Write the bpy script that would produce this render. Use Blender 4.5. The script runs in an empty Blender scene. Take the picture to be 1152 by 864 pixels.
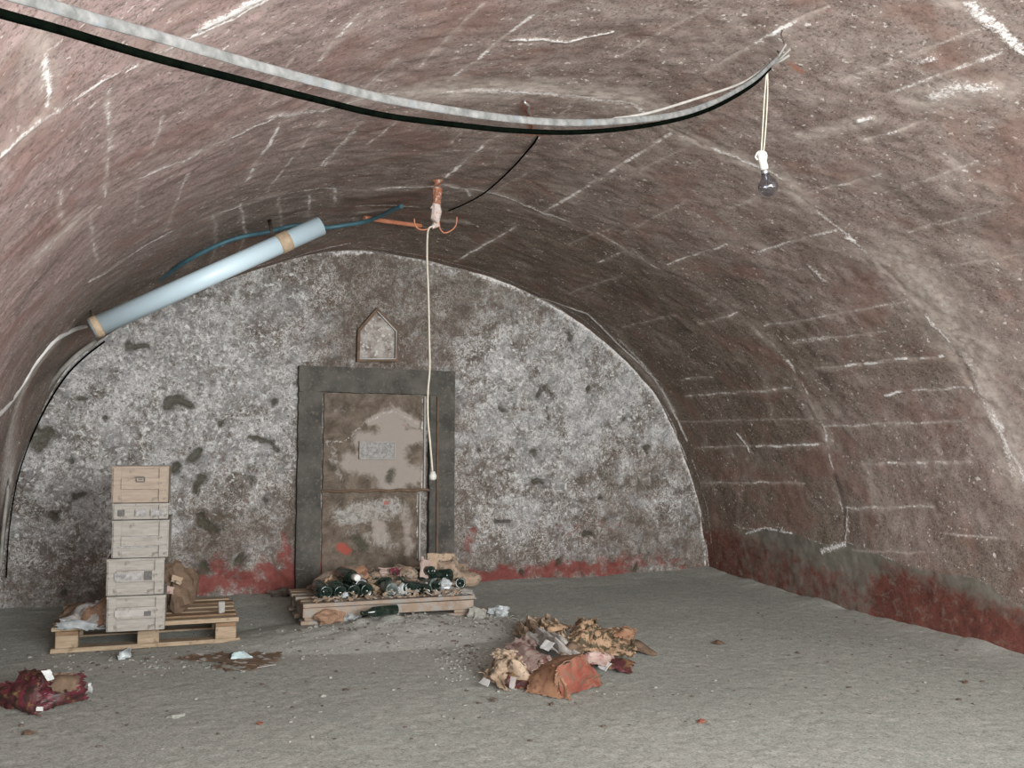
import bpy, bmesh, math, random, sys
import numpy as np
from mathutils import Vector, Matrix

random.seed(7)
rng = np.random.RandomState(11)
C = bpy.context.scene.collection
# ------------------------------------------------------------------ camera frame
FPX = 1080.0
PHI, TH = 0.40934, 0.07854
CZ = 0.86                       # eye height above the dirt at the foot of the end wall
YE = 6.3                        # the end wall
fw = np.array([math.sin(PHI)*math.cos(TH), math.cos(PHI)*math.cos(TH), math.sin(TH)])
rt = np.array([math.cos(PHI), -math.sin(PHI), 0.0])
up = np.cross(rt, fw)
EYE = np.array([0, 0, CZ])

def ray(px, py):
    return fw + (px-576)/FPX*rt - (py-432)/FPX*up
def at(px, py, Y):
    d = ray(px, py); return EYE + d/d[1]*Y
def floor_z(x, y):
    return -0.052*(YE-y)
def fl(px, py, h=0.0):
    d = ray(px, py)
    # z = CZ + t dz = -0.052*(YE - t dy) + h
    t = (-0.052*YE + h - CZ)/(d[2]-0.052*d[1])
    return EYE + d*t

# vault cross-section, relative to the camera's axis (x, z)
PP = np.array([(-.50,-1.6),(-.495,-1.0),(-.485,-.5),(-.45,-.1),(-.34,.33),(-.18,.60),(.01,.83),(.27,1.03),(.56,1.20),(.78,1.30),(1.10,1.39),(1.55,1.46),(2.0,1.465),
               (2.32,1.39),(2.68,1.28),(3.05,1.12),(3.40,.92),(3.68,.69),(3.93,.44),(4.14,.10),(4.26,-.25),(4.32,-.60),(4.34,-1.0),(4.35,-1.8)])
EP = np.array([(-.55,-1.6),(-.50,-.9),(-.46,-.53),(-.45,-.37),(-.40,-.04),(-.24,.41),(-.05,.67),(.35,.95),(.94,1.23),(1.43,1.39),(1.89,1.40),(2.55,1.30),(3.05,1.13),(3.49,.88),(3.92,.50),(4.17,.05),(4.30,-.3),(4.36,-.64),(4.38,-1.0),(4.39,-1.8)])
def smooth_curve(P, n=1400):
    P = np.asarray(P, float); out = []
    Q = np.vstack([2*P[0]-P[1], P, 2*P[-1]-P[-2]])
    for i in range(1, len(Q)-2):
        t = np.linspace(0, 1, 40, endpoint=False)[:, None]
        a, b, c, d = Q[i-1], Q[i], Q[i+1], Q[i+2]
        out.append(.5*((2*b)+(-a+c)*t+(2*a-5*b+4*c-d)*t*t+(-a+3*b-3*c+d)*t**3))
    return np.vstack(out+[P[-1:]])
PC, EC = smooth_curve(PP), smooth_curve(EP)
def pol(c):
    a = np.unwrap(np.arctan2(c[:, 1], c[:, 0]))
    if a[0] < 0: a = a+2*np.pi
    i = np.argsort(a); return a[i], np.hypot(c[:, 0], c[:, 1])[i]
PA, PR = pol(PC); EA, ER = pol(EC)
AL = np.linspace(PA[0], PA[-1], 6000)
XY = np.stack([np.interp(AL, PA, PR)*np.cos(AL), np.interp(AL, PA, PR)*np.sin(AL)], 1)
UL = np.concatenate([[0], np.cumsum(np.hypot(*np.diff(XY, axis=0).T))])      # arc length, from the right foot
UT = UL[-1]
def vault_pt(u, y):
    """u, y arrays -> x, z (world)."""
    a = np.interp(u, UL, AL)
    r = np.interp(a, PA, PR)
    e = np.interp(a, EA, ER)
    s = np.clip((y-5.55)/(YE-5.55), 0, 1); s = s*s*(3-2*s)
    rr = r*(1-s)+e*s
    return rr*np.cos(a), rr*np.sin(a)+CZ, a
def ang(dx, dz):
    a = math.atan2(dz, dx)
    if a < PA[0]-.02: a += 2*math.pi
    return a
def vuv(px, py):
    """pixel -> (u, Y) on the vault."""
    d = ray(px, py); a = ang(d[0], d[2]); h = math.hypot(d[0], d[2])
    r = np.interp(a, PA, PR); e = np.interp(a, EA, ER)
    Y = d[1]*r/h
    for _ in range(8):
        s = min(max((Y-5.55)/(YE-5.55), 0), 1); s = s*s*(3-2*s)
        Y = d[1]*(r*(1-s)+e*s)/h
    return float(np.interp(a, AL, UL)), Y
def vh(px, py, k=1.0):
    """point on the vault seen at a pixel, pulled k of the way from the eye."""
    u, Y = vuv(px, py); d = ray(px, py); return EYE + d/d[1]*min(Y*k, YE-.04)

# ------------------------------------------------------------------ noise
def _h(ix, iy, s):
    n = (ix.astype(np.int64)*374761393 + iy.astype(np.int64)*668265263 + s*974711) & 0x7fffffff
    n = ((n ^ (n >> 13))*1274126177) & 0x7fffffff
    return ((n ^ (n >> 16)) & 0xffff)/65535.0
def vn(x, y, s=0):
    x = np.asarray(x, float); y = np.asarray(y, float)
    ix, iy = np.floor(x), np.floor(y); fx, fy = x-ix, y-iy
    fx = fx*fx*(3-2*fx); fy = fy*fy*(3-2*fy)
    a, b, c, d = _h(ix, iy, s), _h(ix+1, iy, s), _h(ix, iy+1, s), _h(ix+1, iy+1, s)
    return (a*(1-fx)+b*fx)*(1-fy)+(c*(1-fx)+d*fx)*fy
def fbm(x, y, o=4, s=0):
    t = 0; a = .5; n = 0
    for k in range(o):
        t = t+a*vn(x*2**k, y*2**k, s+k*17); n += a; a *= .5
    return t/n
def seg_dist(U, V, pts, R):
    """min distance of grid points to a polyline, inf where far away; also gives index arrays."""
    D = np.full(U.shape, 9.0)
    for (a, b) in zip(pts[:-1], pts[1:]):
        a = np.array(a); b = np.array(b)
        lo = np.minimum(a, b)-R; hi = np.maximum(a, b)+R
        m = (U > lo[0]) & (U < hi[0]) & (V > lo[1]) & (V < hi[1])
        if not m.any(): continue
        p = np.stack([U[m], V[m]], 1); ab = b-a
        t = np.clip(((p-a)@ab)/max(ab@ab, 1e-9), 0, 1)
        d = np.hypot(*(p-a-t[:, None]*ab).T)
        D[m] = np.minimum(D[m], d)
    return D

# ------------------------------------------------------------------ tagging
def tag(o, label=None, cat=None, group=None, kind=None):
    if label: o['label'] = label
    if cat: o['category'] = cat
    if group: o['group'] = group
    if kind: o['kind'] = kind
    return o
def empty(name, loc, label, cat, group=None, rz=0):
    o = bpy.data.objects.new(name, None); C.objects.link(o); o.location = Vector(loc); o.rotation_euler = (0, 0, rz)
    o.empty_display_size = .05
    return tag(o, label, cat, group)
def link_mesh(name, me, mat, parent=None, smooth=False):
    o = bpy.data.objects.new(name, me); C.objects.link(o)
    if mat: me.materials.append(mat)
    if smooth: me.polygons.foreach_set('use_smooth', [True]*len(me.polygons))
    if parent: o.parent = parent
    return o
def grid_mesh(name, X, Y, Z, mat, attrs=None, parent=None, flip=False, smooth=True):
    n, m = X.shape
    co = np.stack([X, Y, Z], -1).reshape(-1, 3)
    idx = np.arange(n*m).reshape(n, m)
    q = np.stack([idx[:-1, :-1], idx[1:, :-1], idx[1:, 1:], idx[:-1, 1:]], -1).reshape(-1, 4)
    if flip: q = q[:, ::-1]
    me = bpy.data.meshes.new(name)
    me.vertices.add(len(co)); me.vertices.foreach_set('co', co.astype(np.float32).ravel())
    me.loops.add(q.size); me.loops.foreach_set('vertex_index', q.astype(np.int32).ravel())
    me.polygons.add(len(q)); me.polygons.foreach_set('loop_start', np.arange(0, q.size, 4, dtype=np.int32))
    me.polygons.foreach_set('use_smooth', np.full(len(q), smooth))
    me.update(calc_edges=True)
    for k, v in (attrs or {}).items():
        a = me.attributes.new(k, 'FLOAT', 'POINT'); a.data.foreach_set('value', np.asarray(v, np.float32).ravel())
    return link_mesh(name, me, mat, parent)
class MB:
    def __init__(s): s.bm = bmesh.new()
    def box(s, c, d, rot=None, bev=0.0, jit=0.0):
        M = Matrix.Translation(Vector(c)) @ (rot.to_4x4() if rot else Matrix.Identity(4)) @ Matrix.Diagonal((d[0], d[1], d[2], 1))
        r = bmesh.ops.create_cube(s.bm, size=1, matrix=M)
        if jit:
            for v in r['verts']: v.co += Vector([random.uniform(-jit, jit) for _ in range(3)])
        if bev:
            es = list({e for v in r['verts'] for e in v.link_edges})
            bmesh.ops.bevel(s.bm, geom=es, offset=bev, segments=1, affect='EDGES')
        return s
    def tube(s, pts, r, n=10, flat=None, cap=True, twist=0):
        """sweep; flat=(ratio) squashes the section; r number or list."""
        P = [Vector(p) for p in pts]; k = len(P)
        rs = r if hasattr(r, '__len__') else [r]*k
        rings = []
        for i, p in enumerate(P):
            t = (P[min(i+1, k-1)]-P[max(i-1, 0)]).normalized()
            ref = Vector((0, 0, 1)) if abs(t.z) < .95 else Vector((0, 1, 0))
            a = (ref - t*ref.dot(t)).normalized(); b = t.cross(a)
            f = flat if flat else 1.0
            ring = []
            for j in range(n):
                w = 2*math.pi*j/n
                ring.append(s.bm.verts.new(p + a*math.cos(w)*rs[i] + b*math.sin(w)*rs[i]*f))
            rings.append(ring)
        for i in range(k-1):
            for j in range(n):
                f = s.bm.faces.new((rings[i][j], rings[i][(j+1) % n], rings[i+1][(j+1) % n], rings[i+1][j])); f.smooth = True
        if cap:
            s.bm.faces.new(rings[0][::-1]); s.bm.faces.new(rings[-1])
        return s
    def lathe(s, prof, n=20, M=None, cap=True):
        M = M or Matrix.Identity(4); rings = []
        for (r, z) in prof:
            rings.append([s.bm.verts.new(M @ Vector((r*math.cos(2*math.pi*j/n), r*math.sin(2*math.pi*j/n), z))) for j in range(n)])
        for i in range(len(prof)-1):
            for j in range(n):
                f = s.bm.faces.new((rings[i][j], rings[i][(j+1) % n], rings[i+1][(j+1) % n], rings[i+1][j])); f.smooth = True
        if cap:
            if prof[0][0] > 1e-4: s.bm.faces.new(rings[0][::-1])
            if prof[-1][0] > 1e-4: s.bm.faces.new(rings[-1])
        return s
    def prism(s, outline, y0, y1):
        """outline in (x, z), extruded between y0 and y1"""
        a = [s.bm.verts.new((x, y0, z)) for x, z in outline]; b = [s.bm.verts.new((x, y1, z)) for x, z in outline]
        s.bm.faces.new(a); s.bm.faces.new(b[::-1]); n = len(a)
        for i in range(n): s.bm.faces.new((a[i], b[i], b[(i+1) % n], a[(i+1) % n]))
        return s
    def lump(s, c, r, sub=2, rough=.25, M=None, seed=0, flatz=1.0):
        R = bmesh.ops.create_icosphere(s.bm, subdivisions=sub, radius=1)
        rr = random.Random(seed); o = [rr.uniform(0, 50) for _ in range(3)]
        rv = Vector(r) if hasattr(r, '__len__') else Vector((r, r, r))
        from mathutils import noise
        for v in R['verts']:
            k = 1+rough*noise.noise(v.co*1.7+Vector(o))*2
            q = Vector((v.co.x*rv.x*k, v.co.y*rv.y*k, v.co.z*rv.z*k))
            v.co = (M @ q if M else q)+Vector(c)
        return s
    def build(s, name, mat, parent=None, loc=None, smooth=None):
        bmesh.ops.recalc_face_normals(s.bm, faces=s.bm.faces)
        me = bpy.data.meshes.new(name)
        if loc is not None:
            bmesh.ops.translate(s.bm, verts=s.bm.verts, vec=-Vector(loc))
        s.bm.to_mesh(me); s.bm.free()
        o = link_mesh(name, me, mat, parent)
        if smooth is not None: me.polygons.foreach_set('use_smooth', [smooth]*len(me.polygons))
        if loc is not None: o.location = Vector(loc)
        return o
def spline(pts, n=8):
    P = [Vector(p) for p in pts]; Q = [P[0]*2-P[1]]+P+[P[-1]*2-P[-2]]; out = []
    for i in range(1, len(Q)-2):
        for k in range(n):
            t = k/n; a, b, c, d = Q[i-1], Q[i], Q[i+1], Q[i+2]
            out.append(.5*((2*b)+(c-a)*t+(2*a-5*b+4*c-d)*t*t+(3*b-a-3*c+d)*t**3))
    out.append(P[-1]); return out

# ------------------------------------------------------------------ materials
class NT:
    def __init__(s, name):
        s.m = bpy.data.materials.new(name); s.m.use_nodes = True; s.t = s.m.node_tree; s.t.nodes.clear()
        s.out = s.t.nodes.new('ShaderNodeOutputMaterial'); s.b = s.t.nodes.new('ShaderNodeBsdfPrincipled')
        s.t.links.new(s.b.outputs[0], s.out.inputs[0])
        s.tc = s.t.nodes.new('ShaderNodeTexCoord').outputs['Object']
    def L(s, a, b): s.t.links.new(a, b)
    def _in(s, sock, v):
        if isinstance(v, bpy.types.NodeSocket): s.L(v, sock)
        elif isinstance(v, (tuple, list)) and len(v) == 3 and sock.type == 'RGBA': sock.default_value = (*v, 1)
        else: sock.default_value = v
    def noise(s, scale, det=4, rough=.6, dist=0, vec=None, stretch=None):
        n = s.t.nodes.new('ShaderNodeTexNoise'); n.inputs['Scale'].default_value = scale; n.inputs['Detail'].default_value = det
        n.inputs['Roughness'].default_value = rough; n.inputs['Distortion'].default_value = dist
        v = vec or s.tc
        if stretch:
            mp = s.t.nodes.new('ShaderNodeMapping'); mp.inputs['Scale'].default_value = stretch; s.L(v, mp.inputs[0]); v = mp.outputs[0]
        s.L(v, n.inputs['Vector']); return n.outputs['Fac']
    def voro(s, scale, feat='F1', out='Distance'):
        n = s.t.nodes.new('ShaderNodeTexVoronoi'); n.feature = feat; n.inputs['Scale'].default_value = scale; s.L(s.tc, n.inputs['Vector']); return n.outputs[out]
    def attr(s, k):
        n = s.t.nodes.new('ShaderNodeAttribute'); n.attribute_name = k; return n.outputs['Fac']
    def math(s, op, a, b=0.0, clamp=False, c=None):
        n = s.t.nodes.new('ShaderNodeMath'); n.operation = op; n.use_clamp = clamp; s._in(n.inputs[0], a); s._in(n.inputs[1], b)
        if c is not None: s._in(n.inputs[2], c)
        return n.outputs[0]
    def ramp(s, v, lo, hi, a=0.0, b=1.0):
        n = s.t.nodes.new('ShaderNodeMapRange'); s._in(n.inputs[0], v); s._in(n.inputs[1], lo); s._in(n.inputs[2], hi); s._in(n.inputs[3], a); s._in(n.inputs[4], b); return n.outputs[0]
    def mix(s, f, a, b, mode='MIX'):
        n = s.t.nodes.new('ShaderNodeMix'); n.data_type = 'RGBA'; n.blend_type = mode; s._in(n.inputs[0], f); s._in(n.inputs[6], a); s._in(n.inputs[7], b); return n.outputs[2]
    def bump(s, h, st=.4, dist=.01):
        n = s.t.nodes.new('ShaderNodeBump'); n.inputs['Strength'].default_value = st; n.inputs['Distance'].default_value = dist; s.L(h, n.inputs['Height']); s.L(n.outputs[0], s.b.inputs['Normal'])
    def done(s, col, rough=.85, metal=0.0, spec=.3):
        s._in(s.b.inputs['Base Color'], col); s._in(s.b.inputs['Roughness'], rough); s.b.inputs['Metallic'].default_value = metal
        s.b.inputs['Specular IOR Level'].default_value = spec; return s.m

def simple(name, c1, c2, scale=20, rough=.8, metal=0, spec=.3, stretch=None, lo=.35, hi=.65, bump=.3, c3=None, s3=60, lo3=.58, hi3=.66):
    n = NT(name); f = n.noise(scale, 5, .65, 0, stretch=stretch)
    col = n.mix(n.ramp(f, lo, hi), c1, c2)
    if c3: col = n.mix(n.ramp(n.noise(s3, 4, .65), lo3, hi3), col, c3)
    if bump: n.bump(n.noise(scale*2, 4, .6, stretch=stretch), bump, .004)
    return n.done(col, rough, metal, spec)

M = {}
def vault_mat():
    n = NT('VaultConcrete')
    big = n.noise(1.1, 3, .55, .3); mid = n.noise(7, 5, .62, .4); fine = n.noise(75, 3, .65); vf = n.noise(190, 2, .6)
    col = n.mix(n.ramp(big, .35, .65), (.165, .118, .100), (.240, .176, .155))
    col = n.mix(n.ramp(mid, .38, .68), col, (.30, .245, .22))
    olive = n.mix(n.ramp(fine, .35, .6), (.085, .066, .046), (.150, .118, .086))
    col = n.mix(n.math('MULTIPLY', n.attr('olive'), n.ramp(mid, .25, .6, .55, 1.0), True), col, olive)
    col = n.mix(n.math('MULTIPLY', n.attr('pink'), n.ramp(mid, .3, .7, .5, 1), True), col, (.32, .225, .215))
    # dark pock marks, speckle
    col = n.mix(n.ramp(fine, .50, .34, 0, .7), col, (.040, .030, .024))
    col = n.mix(n.ramp(vf, .53, .70, 0, .55), col, (.44, .38, .34))
    blot = n.noise(16, 4, .7, .8)
    col = n.mix(n.ramp(blot, .60, .75, 0, .38), col, (.36, .30, .27))
    # faint drawn streaks of the boards
    sm = n.noise(3.2, 5, .72, .6); col = n.mix(n.ramp(sm, .53, .70, 0, .5), col, (.34, .285, .25)); col = n.mix(n.ramp(sm, .46, .33, 0, .5), col, (.080, .056, .044))
    fl1 = n.noise(48, 2, .5); fl2 = n.noise(6, 3, .6); col = n.mix(n.math('MULTIPLY', n.ramp(fl1, .655, .69), n.ramp(fl2, .44, .58, .1, 1)), col, (.55, .50, .46))
    rz = n.noise(2.1, 3, .6, 1.0); col = n.mix(n.ramp(rz, .52, .64, 0, .45), col, (.20, .105, .082))
    # moisture-stained render at the foot of the wall
    g = n.attr('band'); gm = n.ramp(n.math('ADD', g, n.math('MULTIPLY', n.math('SUBTRACT', mid, .5), .5)), .42, .58)
    bandc = n.mix(n.ramp(mid, .35, .65), (.115, .105, .085), (.185, .17, .142)); col = n.mix(gm, col, bandc)
    r = n.attr('red'); rm = n.ramp(n.math('ADD', r, n.math('MULTIPLY', n.math('SUBTRACT', n.noise(14, 4, .65, .5), .5), 1.1)), .35, .8, 0, .9)
    redc = n.mix(n.ramp(mid, .3, .7), (.080, .020, .014), (.165, .045, .032)); redc = n.mix(n.ramp(blot, .54, .66, 0, .75), redc, (.17, .12, .095)); redc = n.mix(n.ramp(fine, .48, .36, 0, .7), redc, (.04, .016, .012)); col = n.mix(rm, col, redc)
    # pale smears, then bright efflorescence broken up by noise
    p = n.attr('pale'); col = n.mix(n.math('MULTIPLY', p, n.ramp(n.noise(30, 4, .7), .3, .62, .15, .9), True), col, (.46, .40, .355))
    w = n.attr('white'); wm = n.ramp(n.math('ADD', w, n.math('MULTIPLY', n.math('SUBTRACT', n.noise(80, 4, .75, .4), .52), 3.0)), .45, .90)
    col = n.mix(wm, col, (.72, .69, .67))
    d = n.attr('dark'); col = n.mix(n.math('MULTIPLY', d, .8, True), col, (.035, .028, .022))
    rs = n.attr('rust'); col = n.mix(n.ramp(n.math('ADD', rs, n.math('MULTIPLY', n.math('SUBTRACT', n.noise(60, 3, .6), .5), 1.2)), .4, .8, 0, .85), col, (.26, .115, .075))
    h = n.math('ADD', n.math('MULTIPLY', mid, .8), n.math('ADD', n.math('MULTIPLY', fine, .5), n.math('MULTIPLY', wm, .5)))
    n.bump(h, .38, .005)
    return n.done(col, .82, 0, .25)
M['vault'] = vault_mat()
def wall_mat():
    n = NT('LimewashedRubble')
    big = n.noise(1.6, 3, .6, .5); mid = n.noise(9, 5, .65, .8); fine = n.noise(60, 4, .7, .6)
    base = n.mix(n.ramp(mid, .35, .68), (.100, .082, .066), (.215, .19, .160))
    base = n.mix(n.ramp(n.noise(24, 3, .6), .5, .68, 0, .7), base, (.15, .095, .080))
    lime = n.attr('lime')
    worm = n.math('ABSOLUTE', n.math('SUBTRACT', n.noise(26, 4, .6, 1.6), .5)); worm2 = n.ramp(worm, .045, .008)
    blot = n.noise(34, 5, .75, .5)
    pat = n.noise(4.2, 5, .75, .7)
    k = n.ramp(n.math('ADD', n.math('MULTIPLY', n.math('SUBTRACT', pat, .5), 3.2), n.math('ADD', n.math('MULTIPLY', lime, .75), n.math('MULTIPLY', n.math('SUBTRACT', blot, .5), 2.0))), .15, .75)
    base = n.mix(n.ramp(pat, .46, .34, 0, .6), base, (.060, .050, .036))
    col = n.mix(n.math('MULTIPLY', k, .78), base, n.mix(n.ramp(mid, .4, .6), (.26, .257, .255), (.40, .39, .385)))
    sp = n.ramp(n.math('ADD', blot, n.math('MULTIPLY', lime, .06)), .60, .67)
    br = n.attr('brown'); col = n.mix(n.math('MULTIPLY', br, n.ramp(fine, .3, .6, 1, .8), True), col, (.100, .072, .055))
    wsp = n.math('MULTIPLY', n.math('MAXIMUM', n.math('MULTIPLY', worm2, n.ramp(mid, .4, .6, .1, .9)), sp), n.ramp(lime, .02, .45, .25, .85), True)
    col = n.mix(wsp, col, (.66, .64, .61))
    col = n.mix(n.ramp(fine, .46, .34, 0, .8), col, (.060, .052, .040))
    r = n.attr('red'); rm = n.ramp(n.math('ADD', r, n.math('MULTIPLY', n.math('SUBTRACT', n.noise(13, 4, .65, .8), .5), 1.5)), .42, .8, 0, .92)
    col = n.mix(rm, col, n.mix(n.ramp(mid, .3, .7), (.13, .032, .026), (.235, .065, .055)))
    w = n.attr('white'); wm = n.ramp(n.math('ADD', w, n.math('MULTIPLY', n.math('SUBTRACT', n.noise(55, 4, .7, .4), .52), 2.0)), .42, .95); col = n.mix(wm, col, (.66, .63, .60))
    h = n.attr('hole'); col = n.mix(n.ramp(n.math('ADD', h, n.math('MULTIPLY', n.math('SUBTRACT', blot, .5), 1.6)), .35, .75, 0, .85), col, (.052, .046, .030))
    hh = n.math('ADD', n.math('MULTIPLY', mid, .8), n.math('ADD', n.math('MULTIPLY', blot, .8), n.math('MULTIPLY', fine, .4)))
    n.bump(hh, .8, .012)
    return n.done(col, .85, 0, .2)
M['wall'] = wall_mat()
def floor_mat():
    n = NT('DampDirt')
    big = n.noise(1.3, 4, .6); mid = n.noise(10, 5, .65, .3); fine = n.noise(110, 3, .7)
    col = n.mix(n.ramp(mid, .35, .65), (.285, .30, .265), (.345, .352, .315)); col = n.mix(n.ramp(big, .4, .62, 0, .5), col, (.26, .275, .245))
    col = n.mix(n.ramp(fine, .46, .34, 0, .7), col, (.11, .10, .085)); col = n.mix(n.ramp(fine, .54, .66, 0, .6), col, (.48, .45, .42))
    ch = n.voro(26); cm = n.ramp(ch, .26, .17); sel = n.ramp(n.noise(15, 3, .6), .56, .60)
    col = n.mix(n.math('MULTIPLY', n.math('MULTIPLY', cm, sel), .75), col, (.50, .47, .43))
    vf = n.noise(260, 2, .6); col = n.mix(n.ramp(vf, .56, .70, 0, .6), col, (.42, .40, .37)); col = n.mix(n.ramp(vf, .42, .30, 0, .6), col, (.10, .095, .08))
    ms = n.noise(34, 4, .7, .4); col = n.mix(n.ramp(ms, .55, .66, 0, .6), col, (.43, .415, .385)); col = n.mix(n.ramp(ms, .44, .34, 0, .55), col, (.14, .14, .115))
    sel2 = n.ramp(n.noise(13.7, 3, .6, 1), .62, .65); col = n.mix(n.math('MULTIPLY', n.ramp(n.voro(31), .15, .09), sel2), col, (.09, .07, .05))
    p = n.attr('pale'); col = n.mix(n.math('MULTIPLY', p, n.ramp(n.noise(38, 4, .7), .35, .6, .1, .8), True), col, (.40, .37, .34))
    n.bump(fine, .45, .004)
    return n.done(col, .9, 0, .2)
M['floor'] = floor_mat()
M['frame'] = simple('DoorSurround', (.046, .043, .037), (.10, .092, .078), 7, .8, c3=(.14, .115, .095), s3=55, bump=.5)
def leaf_mat():
    n = NT('BlockedDoorPlaster')
    mid = n.noise(11, 5, .68, .5); fine = n.noise(70, 3, .65)
    col = n.mix(n.ramp(mid, .36, .62), (.082, .062, .045), (.175, .138, .108)); col = n.mix(n.ramp(fine, .45, .3, 0, .5), col, (.04, .035, .025))
    p = n.attr('pale'); pm = n.ramp(n.math('ADD', p, n.math('MULTIPLY', n.math('SUBTRACT', n.noise(20, 5, .72, .5), .5), 1.4)), .35, .75, 0, .9); col = n.mix(pm, col, (.31, .27, .235))
    g = n.attr('lime'); gm = n.ramp(n.math('ADD', g, n.math('MULTIPLY', n.math('SUBTRACT', n.noise(26, 5, .75, .9), .5), 1.8)), .55, .95, 0, .8); col = n.mix(gm, col, (.40, .39, .36))
    r = n.attr('red'); rm = n.ramp(n.math('ADD', r, n.math('MULTIPLY', n.math('SUBTRACT', n.noise(22, 4, .65, .8), .5), 1.3)), .42, .8, 0, .85); col = n.mix(rm, col, (.33, .075, .055))
    w = n.attr('white'); wm = n.ramp(n.math('ADD', w, n.math('MULTIPLY', n.math('SUBTRACT', fine, .52), 2.0)), .42, .95); col = n.mix(wm, col, (.56, .53, .50))
    d = n.attr('hole'); col = n.mix(n.ramp(n.math('ADD', d, n.math('MULTIPLY', n.math('SUBTRACT', fine, .5), .8)), .4, .8, 0, .85), col, (.045, .044, .030))
    n.bump(n.math('ADD', mid, n.math('MULTIPLY', fine, .5)), .6, .006)
    return n.done(col, .85, 0, .2)
M['leaf'] = leaf_mat()
M['crate'] = simple('WeatheredPine', (.235, .215, .19), (.33, .305, .27), 9, .85, stretch=(1, 1, 9), c3=(.17, .15, .13), s3=30, bump=.35)
M['crate_warm'] = simple('WarmPine', (.255, .20, .155), (.33, .265, .21), 9, .85, stretch=(1, 1, 9), c3=(.20, .17, .14), s3=30, bump=.35)
M['ink'] = simple('BurntInk', (.07, .065, .06), (.14, .13, .12), 80, .8, bump=0)
M['label_grey'] = simple('PrintedLabel', (.16, .155, .15), (.35, .33, .31), 60, .7, bump=0)
M['pallet'] = simple('PalletPine', (.25, .18, .115), (.36, .275, .19), 10, .8, stretch=(1.5, 9, 9), c3=(.20, .14, .09), s3=18)
M['pallet_dirty'] = simple('DustyPalletPine', (.22, .155, .11), (.31, .25, .20), 9, .85, c3=(.25, .235, .21), s3=16, lo3=.50, hi3=.58)
M['pallet_dark'] = simple('StainedPalletBoard', (.16, .095, .055), (.25, .16, .095), 12, .8, stretch=(1.5, 9, 9))
M['green_glass'] = None
g = NT('DarkGreenGlass'); g.done(g.mix(g.ramp(g.noise(25, 4, .6), .45, .75), (.006, .014, .010), (.035, .05, .04)), .12, 0, .6); M['green_glass'] = g.m
g = NT('DustyBottleGlass'); g.done(g.mix(g.ramp(g.noise(22, 4, .6), .40, .62), (.03, .045, .035), (.17, .19, .18)), .30, 0, .5); M['dusty_glass'] = g.m
M['foil'] = simple('PaleFoil', (.55, .56, .52), (.75, .75, .70), 30, .5, bump=.2)
M['card'] = simple('TanCardboard', (.30, .215, .145), (.40, .305, .225), 14, .9, c3=(.10, .08, .055), s3=24, lo3=.52, hi3=.60)
M['card_pink'] = simple('PinkishCard', (.33, .235, .20), (.42, .33, .29), 12, .9, c3=(.24, .12, .11), s3=20, lo3=.53, hi3=.62)
M['card_spot'] = simple('MouldSpottedCard', (.26, .16, .095), (.36, .24, .155), 16, .9, c3=(.065, .052, .030), s3=30, lo3=.48, hi3=.55)
M['card_orange'] = simple('OrangeCarton', (.22, .115, .065), (.29, .165, .105), 9, .85, c3=(.15, .07, .045), s3=24, lo3=.52, hi3=.62)
M['card_red'] = simple('RedCarton', (.185, .045, .030), (.22, .085, .055), 7, .8, c3=(.15, .09, .06), s3=26, lo3=.50, hi3=.60)
M['card_dark'] = simple('SodDarkCard', (.10, .07, .045), (.17, .11, .075), 18, .9)
M['maroon'] = simple('MaroonWrapper', (.035, .018, .016), (.11, .026, .030), 22, .55, c3=(.15, .09, .04), s3=26, spec=.4, lo3=.54, hi3=.60)
M['crimson'] = simple('CrimsonWrapper', (.14, .020, .034), (.06, .022, .022), 20, .5, c3=(.035, .018, .015), s3=28, spec=.4, lo3=.50, hi3=.58)
M['paper'] = simple('WhitePaper', (.44, .44, .43), (.55, .55, .53), 30, .8)
M['paper_pale'] = simple('GreyedPaper', (.29, .27, .25), (.37, .345, .32), 22, .85, c3=(.28, .24, .20), s3=30)
M['plastic_clear'] = simple('CrumpledFilm', (.25, .27, .27), (.44, .46, .46), 24, .35, spec=.6)
M['blue_film'] = simple('PaleBlueFilm', (.34, .46, .48), (.52, .60, .60), 30, .4, spec=.6)
M['tube'] = simple('PaleBluePlastic', (.52, .65, .71), (.57, .69, .75), 3, .38, spec=.5, bump=0)
M['strap'] = simple('BrownTape', (.33, .24, .15), (.44, .34, .24), 40, .6)
M['nail'] = simple('DarkIron', (.03, .025, .02), (.07, .05, .04), 50, .6)
M['blue_cable'] = simple('PetrolBlueCable', (.035, .085, .105), (.055, .125, .15), 30, .5, bump=0)
M['grey_cable'] = simple('DustyGreyCable', (.075, .076, .072), (.155, .152, .146), 34, .8, c3=(.10, .115, .125), s3=14)
M['white_cable'] = simple('PaleConduit', (.52, .50, .48), (.62, .60, .58), 20, .6)
M['old_cable'] = simple('OldGreyCable', (.20, .19, .17), (.30, .28, .255), 20, .7)
M['black_strand'] = simple('NearBlack', (.0008, .0012, .0009), (.002, .003, .002), 40, .95, spec=0.0, bump=0)  # near-black for wire and strand, also the drawn gap shade
M['cord'] = simple('YellowedCord', (.42, .38, .30), (.52, .48, .40), 50, .8)
M['rust'] = simple('FlakedRust', (.20, .075, .04), (.30, .125, .07), 40, .9, c3=(.40, .32, .28), s3=45, lo3=.52, hi3=.6, bump=.8)
M['rust_white'] = simple('LimedRust', (.46, .36, .31), (.55, .49, .45), 50, .9, c3=(.36, .15, .09), s3=45, bump=.8)
M['orange'] = simple('OrangeConduit', (.36, .13, .07), (.42, .18, .10), 20, .6)
M['ceramic'] = simple('WhiteCeramic', (.42, .41, .37), (.52, .50, .46), 20, .4)
M['steel'] = simple('DullSteel', (.4, .4, .4), (.5, .5, .5), 20, .35, metal=.8, bump=0)
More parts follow.
